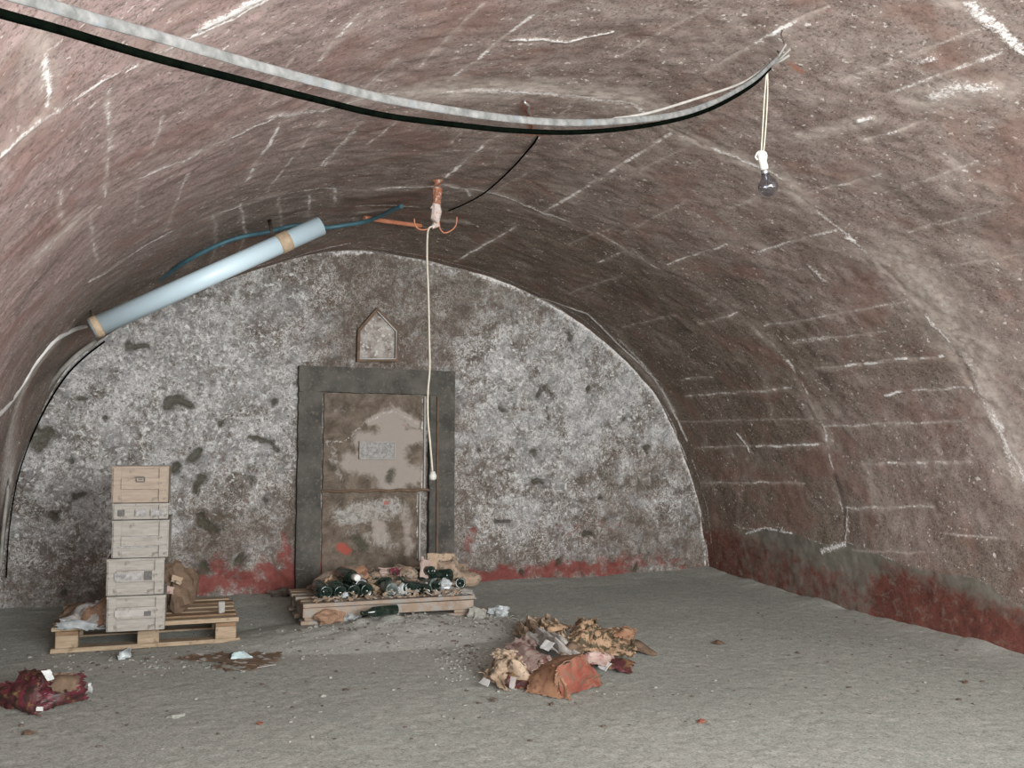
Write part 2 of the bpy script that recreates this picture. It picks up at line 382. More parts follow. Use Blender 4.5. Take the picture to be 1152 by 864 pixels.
M['leafdry'] = simple('DryLeaf', (.07, .045, .03), (.12, .075, .05), 40, .9)
M['stone'] = simple('PaleChip', (.22, .22, .19), (.31, .30, .265), 50, .9)
M['clod'] = simple('DirtCrumb', (.26, .265, .23), (.33, .33, .30), 40, .9)
M['stone_dark'] = simple('DarkChip', (.06, .05, .04), (.13, .10, .08), 50, .9)
M['stone_brown'] = simple('BrownClod', (.20, .12, .075), (.27, .165, .11), 40, .9)
gl = NT('ClearBulbGlass'); gl.b.inputs['Transmission Weight'].default_value = 1.0; gl.b.inputs['IOR'].default_value = 1.45
gl.done((.70, .72, .78), .04, 0, .8); M['bulb_glass'] = gl.m

# ------------------------------------------------------------------ the vault
ul0, ul1 = 0.0, UT
us = np.arange(0.75, UT-.55, .0095); us = np.concatenate([np.arange(0, .75, .08), us, np.arange(UT-.55, UT+.01, .08)])
us[-1] = UT
ys = np.concatenate([np.arange(-3.0, .9, .12), np.arange(.9, YE+.06, .0095)])
U, V = np.meshgrid(us, ys, indexing='ij')
white = np.zeros(U.shape); pale = white.copy(); olive = white.copy(); dark = white.copy(); rust = white.copy(); groove = white.copy()
END = [(5,680),(8,590),(22,525),(60,440),(100,392),(180,345),(290,303),(375,279),(450,288),(560,312),(620,342),(680,385),(740,440),(770,510),(785,560),(795,640)]
R1 = [(100,322),(132,298),(190,263),(264,236),(305,220),(365,213),(430,212),(500,208),(590,232),(640,250),(740,300),(830,352),(890,410),(930,500),(950,600)]
R2 = [(40,290),(100,240),(118,222),(208,180),(302,133),(361,120),(480,100),(600,102),(700,115),(755,147),(860,190),(950,262),(1040,350),(1100,440),(1150,545)]
R3 = [(2,170),(87,111),(150,75),(226,38),(295,0)]
R3b = [(1080,3),(1152,50)]
def add(mask, pxs, width, inten, soft=1.0, seed=0, brk=0.0, brs=6, wob=.022):
    pts = [vuv(*p) for p in pxs]; R = width*3+.02
    # a hand-made line wanders a little
    P_ = np.array(pts); lo, hi = P_.min(0)-R-.03, P_.max(0)+R+.03
    i0, i1 = np.searchsorted(us, lo[0]), np.searchsorted(us, hi[0])+1; j0, j1 = np.searchsorted(ys, lo[1]), np.searchsorted(ys, hi[1])+1
    Us, Vs = U[i0:i1, j0:j1], V[i0:i1, j0:j1]
    if Us.size == 0: return
    Uj = Us+(fbm(Us*9, Vs*9, 3, 5+seed)-.5)*wob; Vj = Vs+(fbm(Us*9, Vs*9, 3, 9+seed)-.5)*wob
    D = seg_dist(Uj, Vj, pts, R)
    k = np.clip(1.15-D/width, 0, 1)**soft*inten
    if brk:
        k = k*np.clip((fbm(Us*brs, Vs*brs, 3, 40+seed)-.5)*5*1+1.0-brk, 0, 1.1)
    mask[i0:i1, j0:j1] = np.maximum(mask[i0:i1, j0:j1], k)
Lw = [  # longitudinal joints: pixels, strength
 ((765,428),(800,424),.9),((772,446),(891,437),.75),((764,475),(929,471),.4),((782,503),(850,502),.5),((850,503),(926,499),1.1),((790,543),(905,543),.75),
 ((920,415),(1060,400),1.15),((858,368),(1020,340),.55),((891,387),(995,373),.6),((907,217),(991,194),.8),((852,285),(943,256),.8),((923,480),(1085,474),.65),((969,522),(1092,520),.85),
 ((1027,441),(1092,435),.7),((975,155),(1040,136),.8),((949,91),(1098,32),.5),((1001,104),(1124,58),.7),((865,39),(930,8),1.2),((795,82),(865,40),.7),((950,572),(1050,570),.6),((1060,600),(1130,606),.5),
 ((670,297),(705,282),.7),((640,330),(700,310),.5),((752,297),(817,275),.9),((789,364),(829,352),.8),((700,369),(759,354),.4),((899,384),(933,379),.7),
 ((620,235),(755,150),1.2),((505,90),(600,15),.9),((559,151),(500,199),1.2),((506,160),(518,146),.9),((445,136),(413,163),.7),((406,134),(360,190),.7),((640,122),(615,143),.6),((640,222),(613,238),.8),
 ((581,255),(511,294),1.1),((316,135),(278,205),1.15),((361,135),(302,215),.65),((399,146),(365,188),.7),((212,194),(188,260),.7),((184,128),(167,174),.6),((125,101),(118,222),.75),((101,243),(111,295),.6),
 ((52,38),(54,118),1.1),((400,17),(358,66),.8),((271,229),(278,274),.8),((240,243),(245,285),.5),((349,219),(347,243),.8),((378,212),(377,233),.9),((314,222),(316,253),.6),((156,208),(154,253),.4),((66,215),(71,250),.6),
 ((545,2),(470,75),.45),((700,60),(800,5),.35),((640,170),(700,130),.45),((700,262),(770,228),.45),((560,215),(600,190),.35),((820,235),(900,205),.4),((1020,260),(1120,235),.4),((1060,300),(1150,285),.35),((1000,215),(1100,180),.4),
 ((450,60),(400,110),.4),((330,60),(290,110),.35),((700,200),(760,170),.4),((250,60),(225,110),.3),((20,60),(25,120),.3),((1090,480),(1150,478),.35),((960,620),(1040,622),.3),((690,255),(640,275),.4)]
for i, (a, b, s) in enumerate(Lw):
    add(white, [a, b], .013, s*1.05, 1, i, .3, 14); add(pale, [a, b], .010, .55+.4*s, 1, i)
    add(groove, [a, b], .014, s*.5, 1, i)
    add(pale, [a, b], .035, s*.40, 1, i, .1)
for i, (ring, s, pl) in enumerate(((R1, .62, .6), (R2, .62, .75), (R3, .75, .6), (R3b, .8, .7))):
    add(white, ring, .018, s*1.35, 1, 70+i, .1, 5, .07); add(pale, ring, .07, pl, 1, 70+i, .35, 3, .09); add(groove, ring, .02, .25, 1, 70+i, 0, 6, .07)
# lip against the end wall
for k, off, wd, s in ((0, .012, .018, .95), (1, .10, .012, .7)):
    Vj = V+(fbm(U*7, V*7, 3, 3)-.5)*.06
    D = np.abs(Vj-(YE-off)); m = np.clip(1.2-D/wd, 0, 1)*s*np.clip((fbm(U*4, V*4, 3, 77+k)-.36)*6, 0, 1)
    white = np.maximum(white, m)
add(white, [(610,335),(660,352),(700,392),(735,425),(757,462),(772,495)], .022, 1.1, 1, 5); add(white, [(700,385),(735,425),(757,462)], .05, .8, 1, 5); add(pale, [(700,395),(757,462)], .06, .8, 1, 5)
# single pale and white patches
add(white, [(232,30),(262,14),(296,-4)], .036, 1.1, 1, 2); add(white, [(140,80),(155,74)], .012, 1.1); add(white, [(1050,108),(1075,98),(1112,98)], .05, .82, 1, 3); add(pale, [(1040,112),(1118,98)], .10, .8, 1, 3)
add(white, [(1090,5),(1110,22),(1152,55)], .03, .9, 1, 8); add(white, [(1030,68),(1048,66)], .03, .75); add(white, [(953,266),(962,269)], .018, 1.1); add(white, [(995,444),(1012,441)], .014, 1.2)
add(white, [(828,488),(838,500),(842,508)], .018, 1.0); add(white, [(965,135),(980,131)], .016, 1.2); add(pale, [(905,152),(980,132)], .045, .9, 1, 4); add(white, [(572,43),(640,45),(688,34)], .014, 1.1)
add(white, [(840,600),(860,594),(890,600)], .014, .95); add(white, [(925,620),(950,612)], .03, .9); add(white, [(953,570),(950,612)], .010, 1.0); add(white, [(910,300),(925,315)], .03, .8)
add(pale, [(470,102),(600,98),(725,118)], .12, 1.3, 1, 6, 0, 6, .1); add(white, [(500,102),(600,103),(700,117)], .035, .55, 1, 6); add(white, [(300,130),(362,122)], .03, .75, 1, 6)
add(pale, [(1010,290),(1070,370),(1115,450),(1150,540)], .20, 1.0, 1, 7, 0, 6, .12); add(pale, [(1100,250),(1150,420)], .3, .45, 1, 9, .2, 3); add(white, [(1085,400),(1110,460),(1140,535)], .03, .6, 1, 7); add(pale, [(930,270),(1010,310)], .12, .45, 1, 7)
add(pale, [(405,240),(440,236)], .05, 1.1); add(white, [(400,232),(470,232)], .02, .8); add(white, [(420,212),(487,209)], .012, 1.0); add(pale, [(500,248),(522,250)], .05, 1.0); add(white, [(395,275),(330,290)], .02, .8)
add(white, [(524,212),(528,220)], .02, .8); add(pale, [(40,40),(55,100)], .05, .7); add(white, [(100,318),(118,308)], .02, .9); add(pale, [(55,395),(28,430),(14,480),(6,560)], .16, 1.3); add(white, [(40,412),(24,440),(10,490),(4,560)], .16, .62, .6)
add(rust, [(591,112),(597,150)], .035, .8); add(rust, [(580,150),(612,152)], .02, .9); add(rust, [(888,68),(903,80)], .020, .85); add(rust, [(484,205),(496,250)], .03, .6)
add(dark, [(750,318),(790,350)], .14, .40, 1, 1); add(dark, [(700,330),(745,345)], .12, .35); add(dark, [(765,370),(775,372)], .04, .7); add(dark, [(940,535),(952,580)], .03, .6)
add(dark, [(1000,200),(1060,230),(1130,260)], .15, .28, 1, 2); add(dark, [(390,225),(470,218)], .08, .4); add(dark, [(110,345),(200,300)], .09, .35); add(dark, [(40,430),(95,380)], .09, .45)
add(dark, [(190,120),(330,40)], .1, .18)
XV, ZV, AV = vault_pt(U, V)
# colour zones: olive and brown towards the far right, pinkish towards the near left
olive = np.clip((V-4.0)/1.2, 0, 1)*.6 + np.clip((V-4.4)/.8, 0, 1)*np.clip((XV-2.0)/1.0, 0, 1)*.35 + .25*fbm(U*1.3, V*1.3, 3, 21)*np.clip((XV-1)/2, 0, 1)
olive = np.clip(olive+np.clip((fbm(U*1.6, V*1.6, 3, 31)-.55)*3, 0, .5)*(XV > 1.5), 0, 1)
pink = np.clip((1.3-XV)/1.0, 0, 1)*np.clip((5.2-V)/1.4, 0, 1)*.95
# foot band, right-hand wall: top edge follows the damp line
bt = np.interp(V, [-3, 3.3, 3.5, 3.8, 4.1, 4.37, 4.7, 4.9, 5.33, 5.6, 6.0, 6.3], [-.95, -.78, -.745, -.63, -.64, -.59, -.52, -.555, -.47, -.50, -.49, -.45])+CZ
bt = bt+(fbm(V*7, U*0, 3, 8)-.5)*.06
right = XV > 3
band = np.clip(.5+(bt-ZV)/.05, 0, 1)*right*np.interp(V, [0, 5.5, 5.9], [1, 1, .3])
white = np.maximum(white, np.clip(1-np.abs(ZV-bt)/.012, 0, 1)*right*.75*np.clip((fbm(V*9, U*3, 3, 12)-.42)*5, 0, 1))
fz = -.052*(YE-V); hgt = ZV-fz
rh = np.interp(V, [3.3, 3.8, 4.3, 4.7, 5.2, 5.8, 6.3], [.20, .25, .33, .25, .30, .36, .35])
red = np.clip(.62+(rh-hgt)/.22, 0, .95)*right*np.interp(V, [3, 3.5, 4.4, 4.6, 4.9, 6.3], [1, .95, 1, .55, .62, .72])
# relief
relief = (fbm(U*1.8, V*1.8, 3, 50)-.5)*.03 + (fbm(U*16, V*16, 3, 51)-.5)*.010 - groove*.010 + white*.004
relief *= np.clip((YE+.02-V)/.2, .2, 1)
n_x, n_z = -np.gradient(ZV, axis=0), np.gradient(XV, axis=0); nl = np.hypot(n_x, n_z)+1e-9; n_x, n_z = n_x/nl, n_z/nl
XV2, ZV2 = XV+n_x*relief, ZV+n_z*relief
AT = dict(white=white, pale=pale, olive=olive, dark=dark, rust=rust, pink=pink, band=band, red=red)
zr = ZV[:, 0]; iR = int(np.argmax(zr > CZ-.22)); iL = len(us)-1-int(np.argmax(zr[::-1] > CZ-.22))
for nm, a, b in (('wall_right', 0, iR), ('ceiling', iR, iL), ('wall_left', iL, len(us)-1)):
    sl = slice(a, b+1)
    o = grid_mesh(nm, XV2[sl], V[sl], ZV2[sl], M['vault'], {k: v[sl] for k, v in AT.items()})
    o['kind'] = 'structure'

# ------------------------------------------------------------------ the end wall
gx = np.arange(-.75, 4.62, .008); gz = np.arange(-.25, CZ+1.62, .008)
GX, GZ = np.meshgrid(gx, gz, indexing='ij')
def wpt(px, py):
    p = at(px, py, YE); return (p[0], p[2])
def wmask(mask, pxs, width, inten, A=None, B=None, seed=0, jit=.03):
    A = GX if A is None else A; B = GZ if B is None else B
    pts = [wpt(*p) for p in pxs]
    if len(pts) == 1: pts = pts*2
    Aj = A+(fbm(A*11, B*11, 3, 5+seed)-.5)*jit*2; Bj = B+(fbm(A*11, B*11, 3, 19+seed)-.5)*jit*2
    D = seg_dist(Aj, Bj, pts, width*2.2+.02)
    np.maximum(mask, np.clip(1.3-D/width, 0, 1)*inten, out=mask)
z0 = lambda: np.zeros(GX.shape)
hole, lime, wred, wbrown, wwhite = z0(), z0(), z0(), z0(), z0()
S = 6.6/1080*1.05
for (pts, r) in [([(188,455),(212,452)], 6), ([(42,498),(52,489)], 9), ([(216,514),(226,511)], 6), ([(218,552),(224,542)], 6), ([(228,582),(231,592)], 7), ([(231,594),(243,596)], 7), ([(93,558)], 7),
                 ([(284,545)], 5), ([(284,498),(306,500)], 3.5), ([(270,628)], 10), ([(228,640)], 9), ([(66,660)], 5), ([(607,443)], 5), ([(603,510)], 7), ([(664,436)], 5), ([(640,380)], 5), ([(566,460)], 5),
                 ([(728,505)], 5), ([(716,640)], 6), ([(195,522),(192,530)], 5), ([(90,445)], 4), ([(146,390),(160,392)], 5), ([(60,577)], 5), ([(600,540),(612,545)], 4), ([(680,560)], 4), ([(560,585),(572,588)], 4),
                 ([(250,480)], 4), ([(310,450)], 5), ([(120,470)], 4), ([(655,600),(668,603)], 4), ([(540,505)], 4), ([(630,630)], 5), ([(590,640)], 4), ([(300,560)], 5), ([(75,520)], 4), ([(700,470)], 4), ([(620,470)], 4)]:
    wmask(hole, pts, r*S, .95, seed=len(pts)+int(pts[0][0]), jit=.055)
# limewash: thick to the left and right of the door, thin above it
for (c, r, k) in [((150,430), 120, .85), ((100,520), 100, .85), ((230,400), 110, .85), ((60,500), 60, .8), ((260,470), 90, .75), ((620,470), 110, .8), ((570,430), 70, .8), ((690,460), 80, .7), ((600,540), 90, .7), ((320,330), 60, .5), ((300,440), 50, .8), ((760,560), 40, .5), ((660,380), 60, .55), ((40,600), 50, .5)]:
    p = wpt(*c); d = np.hypot(GX-p[0], GZ-p[1])/(r*S); lime = np.maximum(lime, np.clip(1.25-d, 0, 1)*k)
lime = np.clip(lime*(.65+.7*fbm(GX*4, GZ*4, 4, 3))+.12, 0, 1)
for pts, r, k in [([(420,300),(430,400)], 45, .55), ([(370,320)], 40, .45), ([(455,370),(460,400)], 14, .9), ([(395,350),(392,400)], 12, .7), ([(500,350),(520,400)], 30, .4), ([(330,560),(325,640)], 14, .9), ([(520,560),(522,650)], 12, .75), ([(560,620),(700,610)], 22, .55), ([(40,630),(100,640)], 30, .6), ([(220,610),(300,600)], 22, .4), ([(345,300),(300,360)], 30, .3)]:
    wmask(wbrown, pts, r*S, k, seed=int(r))
for pts, r, k in [([(222,655),(300,650)], 18, .85), ([(245,640)], 20, .7), ([(310,655),(365,650)], 24, 1.0), ([(318,610),(325,660)], 12, .7), ([(520,652),(570,648)], 16, .95), ([(560,650),(640,640),(700,638)], 15, .78), ([(700,630),(740,632)], 15, .62), ([(530,600),(530,640)], 8, .5), ([(620,600),(700,590)], 14, .38), ([(560,606)], 12, .4)]:
    wmask(wred, pts, r*S, k, seed=int(r)+3, jit=.06)
wmask(wred, [(745,630),(795,640)], 14*S, .5, seed=5)
# crusted white rim where the wall meets the vault
XE, ZE, _ = vault_pt(np.linspace(.6, UT-.6, 400), np.full(400, YE)); rim = seg_dist(GX, GZ, list(zip(XE[::4], ZE[::4])), .2)
rimw = np.where(GX > 2.4, .060, .03)
wwhite = np.clip(1-rim/rimw, 0, 1)*np.where(GX > 2.4, 1.0, .6)*np.clip(.45+fbm(GX*5, GZ*5, 3, 60), 0, 1)
for a, b, s in [((375,283),(440,285),.8), ((440,285),(520,308),.6), ((330,292),(375,283),.6)]: wmask(wwhite, [a, b], .02, s)
lump = fbm(GX*6, GZ*6, 4, 70)
YW = YE + .012 - lump*.03 - (fbm(GX*22, GZ*22, 3, 71)-.5)*.012 + hole*.035
wb = grid_mesh('wall_back', GX, YW, GZ, M['wall'], dict(hole=hole, lime=lime, red=wred, brown=wbrown, white=wwhite), flip=False); wb['kind'] = 'structure'

# ------------------------------------------------------------------ the floor
fx = np.concatenate([np.arange(-.62, 4.5, .012)]); fy = np.concatenate([np.arange(-3, 1.6, .12), np.arange(1.6, YE+.06, .012)])
FX, FY = np.meshgrid(fx, fy, indexing='ij')
FZ = floor_z(FX, FY) + (fbm(FX*1.5, FY*1.5, 2, 90)-.5)*.015 + (fbm(FX*30, FY*30, 3, 91)-.5)*.0045
FZ += .05*np.clip((FX-4.0)/.35, 0, 1)**2*fbm(FX*3, FY*4, 3, 92) + .03*np.clip((FY-6.0)/.3, 0, 1)*fbm(FX*4, FY*4, 3, 93)
c = fl(440, 711); dd = np.hypot((FX-c[0])/.95, (FY-c[1])/.42); FZ += .085*np.clip(1-dd, 0, 1)*(.75+.5*fbm(FX*12, FY*12, 3, 94))
fpale = np.clip(1-np.hypot((FX-c[0]-.1)/1.0, (FY-c[1]+.25)/.7), 0, 1)*.9
for q, r in (((520,740), .45), ((130,745), .5), ((160,750), .3)):
    c2 = fl(*q); fpale = np.maximum(fpale, np.clip(1-np.hypot(FX-c2[0], (FY-c2[1])/.6)/r, 0, 1)*.9)
fpale = np.maximum(fpale, np.clip((FX-4.05)/.2, 0, 1)*.5)
o = grid_mesh('floor', FX, FY, FZ, M['floor'], dict(pale=fpale)); o['kind'] = 'structure'
def ground(x, y):
    i = int(np.clip(np.searchsorted(fx, x), 0, len(fx)-1)); j = int(np.clip(np.searchsorted(fy, y), 0, len(fy)-1)); return float(FZ[i, j])

# ------------------------------------------------------------------ doorway
def W(px, py, Y=YE):
    p = at(px, py, Y); return p[0], p[2]
YF = YE-.055
door = bpy.data.objects.new('door_1', None); C.objects.link(door); xl, zt = W(337, 411, YF); xr, _ = W(512, 411, YF); door.location = ((xl+xr)/2, YE, 0)
door['kind'] = 'structure'
def child_build(mb, name, mat, parent, **k):
    o = mb.build(name, mat, parent, **k); o.matrix_parent_inverse = Matrix.Translation(-parent.location) if parent.rotation_euler.z == 0 else (Matrix.Translation(parent.location) @ parent.rotation_euler.to_matrix().to_4x4()).inverted(); return o
xi0, zi = W(363, 441, YF); xi1, _ = W(484, 441, YF)
def slabgrid(x0, x1, z0_, z1_, y, amp, seed, mat, name, parent, masks=None, depth=.05, step=.007):
    """a plastered slab: relief front face with sides turned back"""
    a = np.linspace(x0, x1, max(4, int((x1-x0)/step))); b = np.linspace(z0_, z1_, max(4, int((z1_-z0_)/step)))
    A, B = np.meshgrid(a, b, indexing='ij'); Yg = y + (fbm(A*12, B*12, 4, seed)-.5)*amp
    e = (A <= x0)+(A >= x1)+(B <= z0_)+(B >= z1_) > 0
    jx = (fbm(A*20, B*20, 3, seed+5)-.5)*.010
    A2 = A+jx*((A <= x0)+(A >= x1)); B2 = B+jx*((B <= z0_)+(B >= z1_))
    pad = lambda Z: np.pad(Z, 1, mode='edge')
    A3, B3, Y3 = pad(A2), pad(B2), pad(Yg); Y3[0, :] = Y3[-1, :] = Y3[:, 0] = Y3[:, -1] = y+depth
    at_ = {k: pad(v) for k, v in (masks(A, B) if masks else {}).items()}
    o = grid_mesh(name, A3, Y3, B3, mat, at_, None, smooth=False); o.parent = parent; o.matrix_parent_inverse = Matrix.Translation(-parent.location); return o
slabgrid(xl, xi0, .0, zi, YF, .012, 1, M['frame'], 'jamb', door, depth=.09)
slabgrid(xi1, xr, .0, zi, YF, .012, 2, M['frame'], 'jamb', door, depth=.09)
slabgrid(xl, xr, zi, zt, YF-.004, .012, 3, M['frame'], 'lintel', door, depth=.09)
xs0, _ = W(491, 500, YF); mb = MB(); mb.box(((xs0+.004), YF-.008, zi/2+.05), (.012, .02, zi-.12), bev=.002); child_build(mb, 'trim_strip', M['card_dark'], door)
YL = YE-.028
x0, _ = W(364, 500, YL); x1, _ = W(476, 500, YL); _, zledge = W(420, 552, YL)
def mask_up(A, B):
    o = {k: np.zeros(A.shape) for k in ('pale', 'lime', 'red', 'white', 'hole')}
    P = lambda m, pts, r, k, s=0: wmask(o[m], pts, r*S, k, A, B, s, .02)
    P('pale', [(440,478),(440,540)], 22, 1); P('pale', [(405,495),(470,490)], 12, .95); P('pale', [(395,520),(465,535)], 16, .9); P('pale', [(415,475),(445,464),(468,478)], 6, 1.0)
    P('lime', [(372,500),(380,540)], 8, .6); P('white', [(366,498),(385,496),(410,476),(440,463),(470,477)], 1.6, .55); P('white', [(475,442),(475,550)], 2.2, .85); P('white', [(366,441),(474,441)], 1.4, .5)
    P('hole', [(374,525)], 9, .7); P('hole', [(440,530),(438,540)], 7, .8); P('hole', [(380,470),(388,462)], 7, .5); P('lime', [(375,460),(395,458)], 8, .5); P('red', [(450,480),(447,500)], 5, .35)
    return o
def mask_lo(A, B):
    o = {k: np.zeros(A.shape) for k in ('pale', 'lime', 'red', 'white', 'hole')}
    P = lambda m, pts, r, k, s=0: wmask(o[m], pts, r*S, k, A, B, s, .02)
    P('lime', [(385,580),(440,570)], 20, .8); P('lime', [(400,600),(440,610)], 20, .6); P('pale', [(425,590),(430,610)], 10, .8); P('pale', [(455,570),(460,620)], 8, .6)
    P('red', [(383,615),(390,620)], 7, .95); P('red', [(434,566)], 5, .8); P('hole', [(400,605),(410,615)], 9, .8); P('hole', [(435,640),(450,630)], 12, .6); P('white', [(470,556),(470,625)], 2.2, .85); P('red', [(365,560),(366,640)], 3, .4)
    P('hole', [(375,650),(440,655)], 12, .5)
    return o
panel_up = slabgrid(x0, x1, zledge, zi-.004, YL, .014, 11, M['leaf'], 'upper_panel', door, mask_up, .06)
panel_lo = slabgrid(x0, x1-.02, 0, zledge, YL+.004, .014, 12, M['leaf'], 'lower_panel', door, mask_lo, .06)
mb = MB(); n = 26
pts = [(x0-.015+(x1-x0+.06)*i/n, YL-.012+random.uniform(-.003, .003), zledge+.004*math.sin(i*1.1)) for i in range(n+1)]
mb.tube(pts, [.009+random.uniform(-.002, .003) for _ in pts], 6); child_build(mb, 'ledge', M['card_dark'], door, smooth=False)
# small framed plaque let into the upper panel
pa, pz = W(405, 497, YL-.02); pb, pz2 = W(444, 516, YL-.02); mb = MB()
mb.box(((pa+pb)/2, YL-.010, (pz+pz2)/2), (pb-pa, .012, pz-pz2), bev=.002); plq = child_build(mb, 'plaque', M['label_grey'], door)
mb = MB(); t = .008
for cx, cz, sx, sz in (((pa+pb)/2, pz, pb-pa+t, t), ((pa+pb)/2, pz2, pb-pa+t, t), (pa, (pz+pz2)/2, t, pz-pz2), (pb, (pz+pz2)/2, t, pz-pz2)): mb.box((cx, YL-.017, cz), (sx, .014, sz), bev=.001)
o = mb.build('plaque_rim', M['paper_pale'], plq); o.matrix_parent_inverse = (Matrix.Translation(door.location) @ Matrix.Translation(-door.location)).inverted()
# vertical raised edges of the leaf
mb = MB(); mb.box((x1+.004, YL-.012, (zi+zledge)/2), (.012, .03, zi-zledge-.02), bev=.002); mb.box((x1-.026, YL-.010, zledge/2+.08), (.012, .026, zledge-.2), bev=.002); child_build(mb, 'leaf_edge', M['paper_pale'], door)

# pointed niche above the lintel
def nic(pts, Y): return [W(px, py, Y) for px, py in pts]
out = nic([(401,407),(447,407),(448,371),(424,346),(402,371)], YE-.03); inn = nic([(404,404),(444,404),(445,373),(424,351),(405,373)], YE-.03)
cxn = sum(p[0] for p in out)/5; cz_ = out[0][1]
nt = empty('niche', (cxn, YE, cz_), 'small house-shaped niche with pointed top and pale plastered back above the door lintel', 'niche')
mb = MB(); bm = mb.bm
for i in range(5):
    a, b = out[i], out[(i+1) % 5]; c_, d = inn[(i+1) % 5], inn[i]
    q = [bm.verts.new((p[0], YE-.045, p[1])) for p in (a, b, c_, d)]; q2 = [bm.verts.new((p[0], YE+.02, p[1])) for p in (a, b, c_, d)]
    bm.faces.new(q); bm.faces.new((q[0], q[1], q2[1], q2[0])); bm.faces.new((q[3], q[2], q2[2], q2[3]))
child_build(mb, 'niche_rim', M['card_dark'], nt)
mb = MB(); inn2 = [(cxn+(x-cxn)*.98, z) for x, z in inn]; mb.prism(inn2, YE-.028, YE+.02); o = child_build(mb, 'niche_back', None, nt)
n_ = NT('NichePlaster'); mid = n_.noise(14, 5, .7, .4); col = n_.mix(n_.ramp(mid, .36, .58), (.12, .09, .07), (.34, .31, .28)); col = n_.mix(n_.ramp(n_.noise(45, 3, .7), .56, .64), col, (.50, .48, .45)); n_.bump(mid, .6, .006); o.data.materials.append(n_.done(col))
mb = MB(); ps = [Vector((x, YE-.050, z)) for x, z in inn]; mb.tube([ps[1], ps[2], ps[3]], .0045, 5); mb.tube([ps[0]+Vector((.0, 0, 0)), ps[1]], .004, 5); child_build(mb, 'lime_edge', M['paper'], nt)

# ------------------------------------------------------------------ pallets
def pallet(loc, rz, L, D, H, mat, mat2, label, sl=7, blocks=(0, .5, 1)):
    """x along the front, y to the back; origin at the front left bottom"""
    r = empty('pallet', loc, label, 'pallet', 'wooden pallets in front of the end wall', rz)
    rr = random.Random(int(L*1000)); bw = .095
    for k in range(3):                                            # bottom runners
        y = bw/2+(D-bw)*k/2
        MB().box((L/2, y, .011), (L, bw, .02), bev=.002, jit=.002).build('bottom_board', mat, r)
    for k in range(3):
        for b in blocks:
            y = bw/2+(D-bw)*k/2; x = .07+(L-.14)*b
            MB().box((x, y, .021+(H-.065)/2), (.10, bw*.95, H-.065), bev=.003).build('block', mat, r)
    for b in blocks:
        MB().box((.07+(L-.14)*b, D/2, H-.034), (.10, D, .018), bev=.002).build('stringer_board', mat2, r)
    for k in range(sl):
        y = .045+(D-.09)*k/(sl-1)
        MB().box((L/2+rr.uniform(-.01, .01), y, H-.012), (L+rr.uniform(-.02, .01), .09, .02), Matrix.Rotation(rr.uniform(-.01, .01), 3, 'Z'), bev=.002, jit=.002).build('deck_board', [mat, mat2, mat][k % 3], r)
    return r
a = fl(56, 737); b = fl(270, 724); L1 = math.hypot(b[0]-a[0], b[1]-a[1]); r1 = math.atan2(b[1]-a[1], b[0]-a[0])
H1 = .125
print('PALLET1', a, b, L1, r1)
pal1 = pallet((a[0], a[1], min(ground(a[0], a[1]), ground(b[0], b[1]))+.004), r1, L1, .80, H1, M['pallet'], M['pallet_dark'], 'bare pine pallet carrying the tall stack of wooden crates', 6)
a2 = fl(338, 712); b2 = fl(534, 701); L2 = math.hypot(b2[0]-a2[0], b2[1]-a2[1]); r2 = math.atan2(b2[1]-a2[1], b2[0]-a2[0])
print('PALLET2', a2, b2, L2, r2)
pal2 = pallet((a2[0], a2[1], min(ground(a2[0], a2[1]), ground(b2[0], b2[1]))+.004), r2, L2, .62, .115, M['pallet_dirty'], M['pallet'], 'dusty pallet heaped with loose bottles and broken cardboard in front of the door', 5)
MB().box((L2/2, -.006, .066), (L2-.02, .012, .05), bev=.002).build('front_board', M['pallet_dirty'], pal2)
def on_pallet(pl, L, D, H, px, py, dz=0.0):
    """where the ray of a pixel meets the deck of a pallet"""
    z = pl.location.z+H-.002+dz; d = ray(px, py); t = (z-CZ)/d[2]; p = EYE+d*t; return p
def pallet_pt(pl, u, v, h):
    c, s = math.cos(pl.rotation_euler.z), math.sin(pl.rotation_euler.z)
    return Vector((pl.location.x+u*c-v*s, pl.location.y+u*s+v*c, pl.location.z+h))

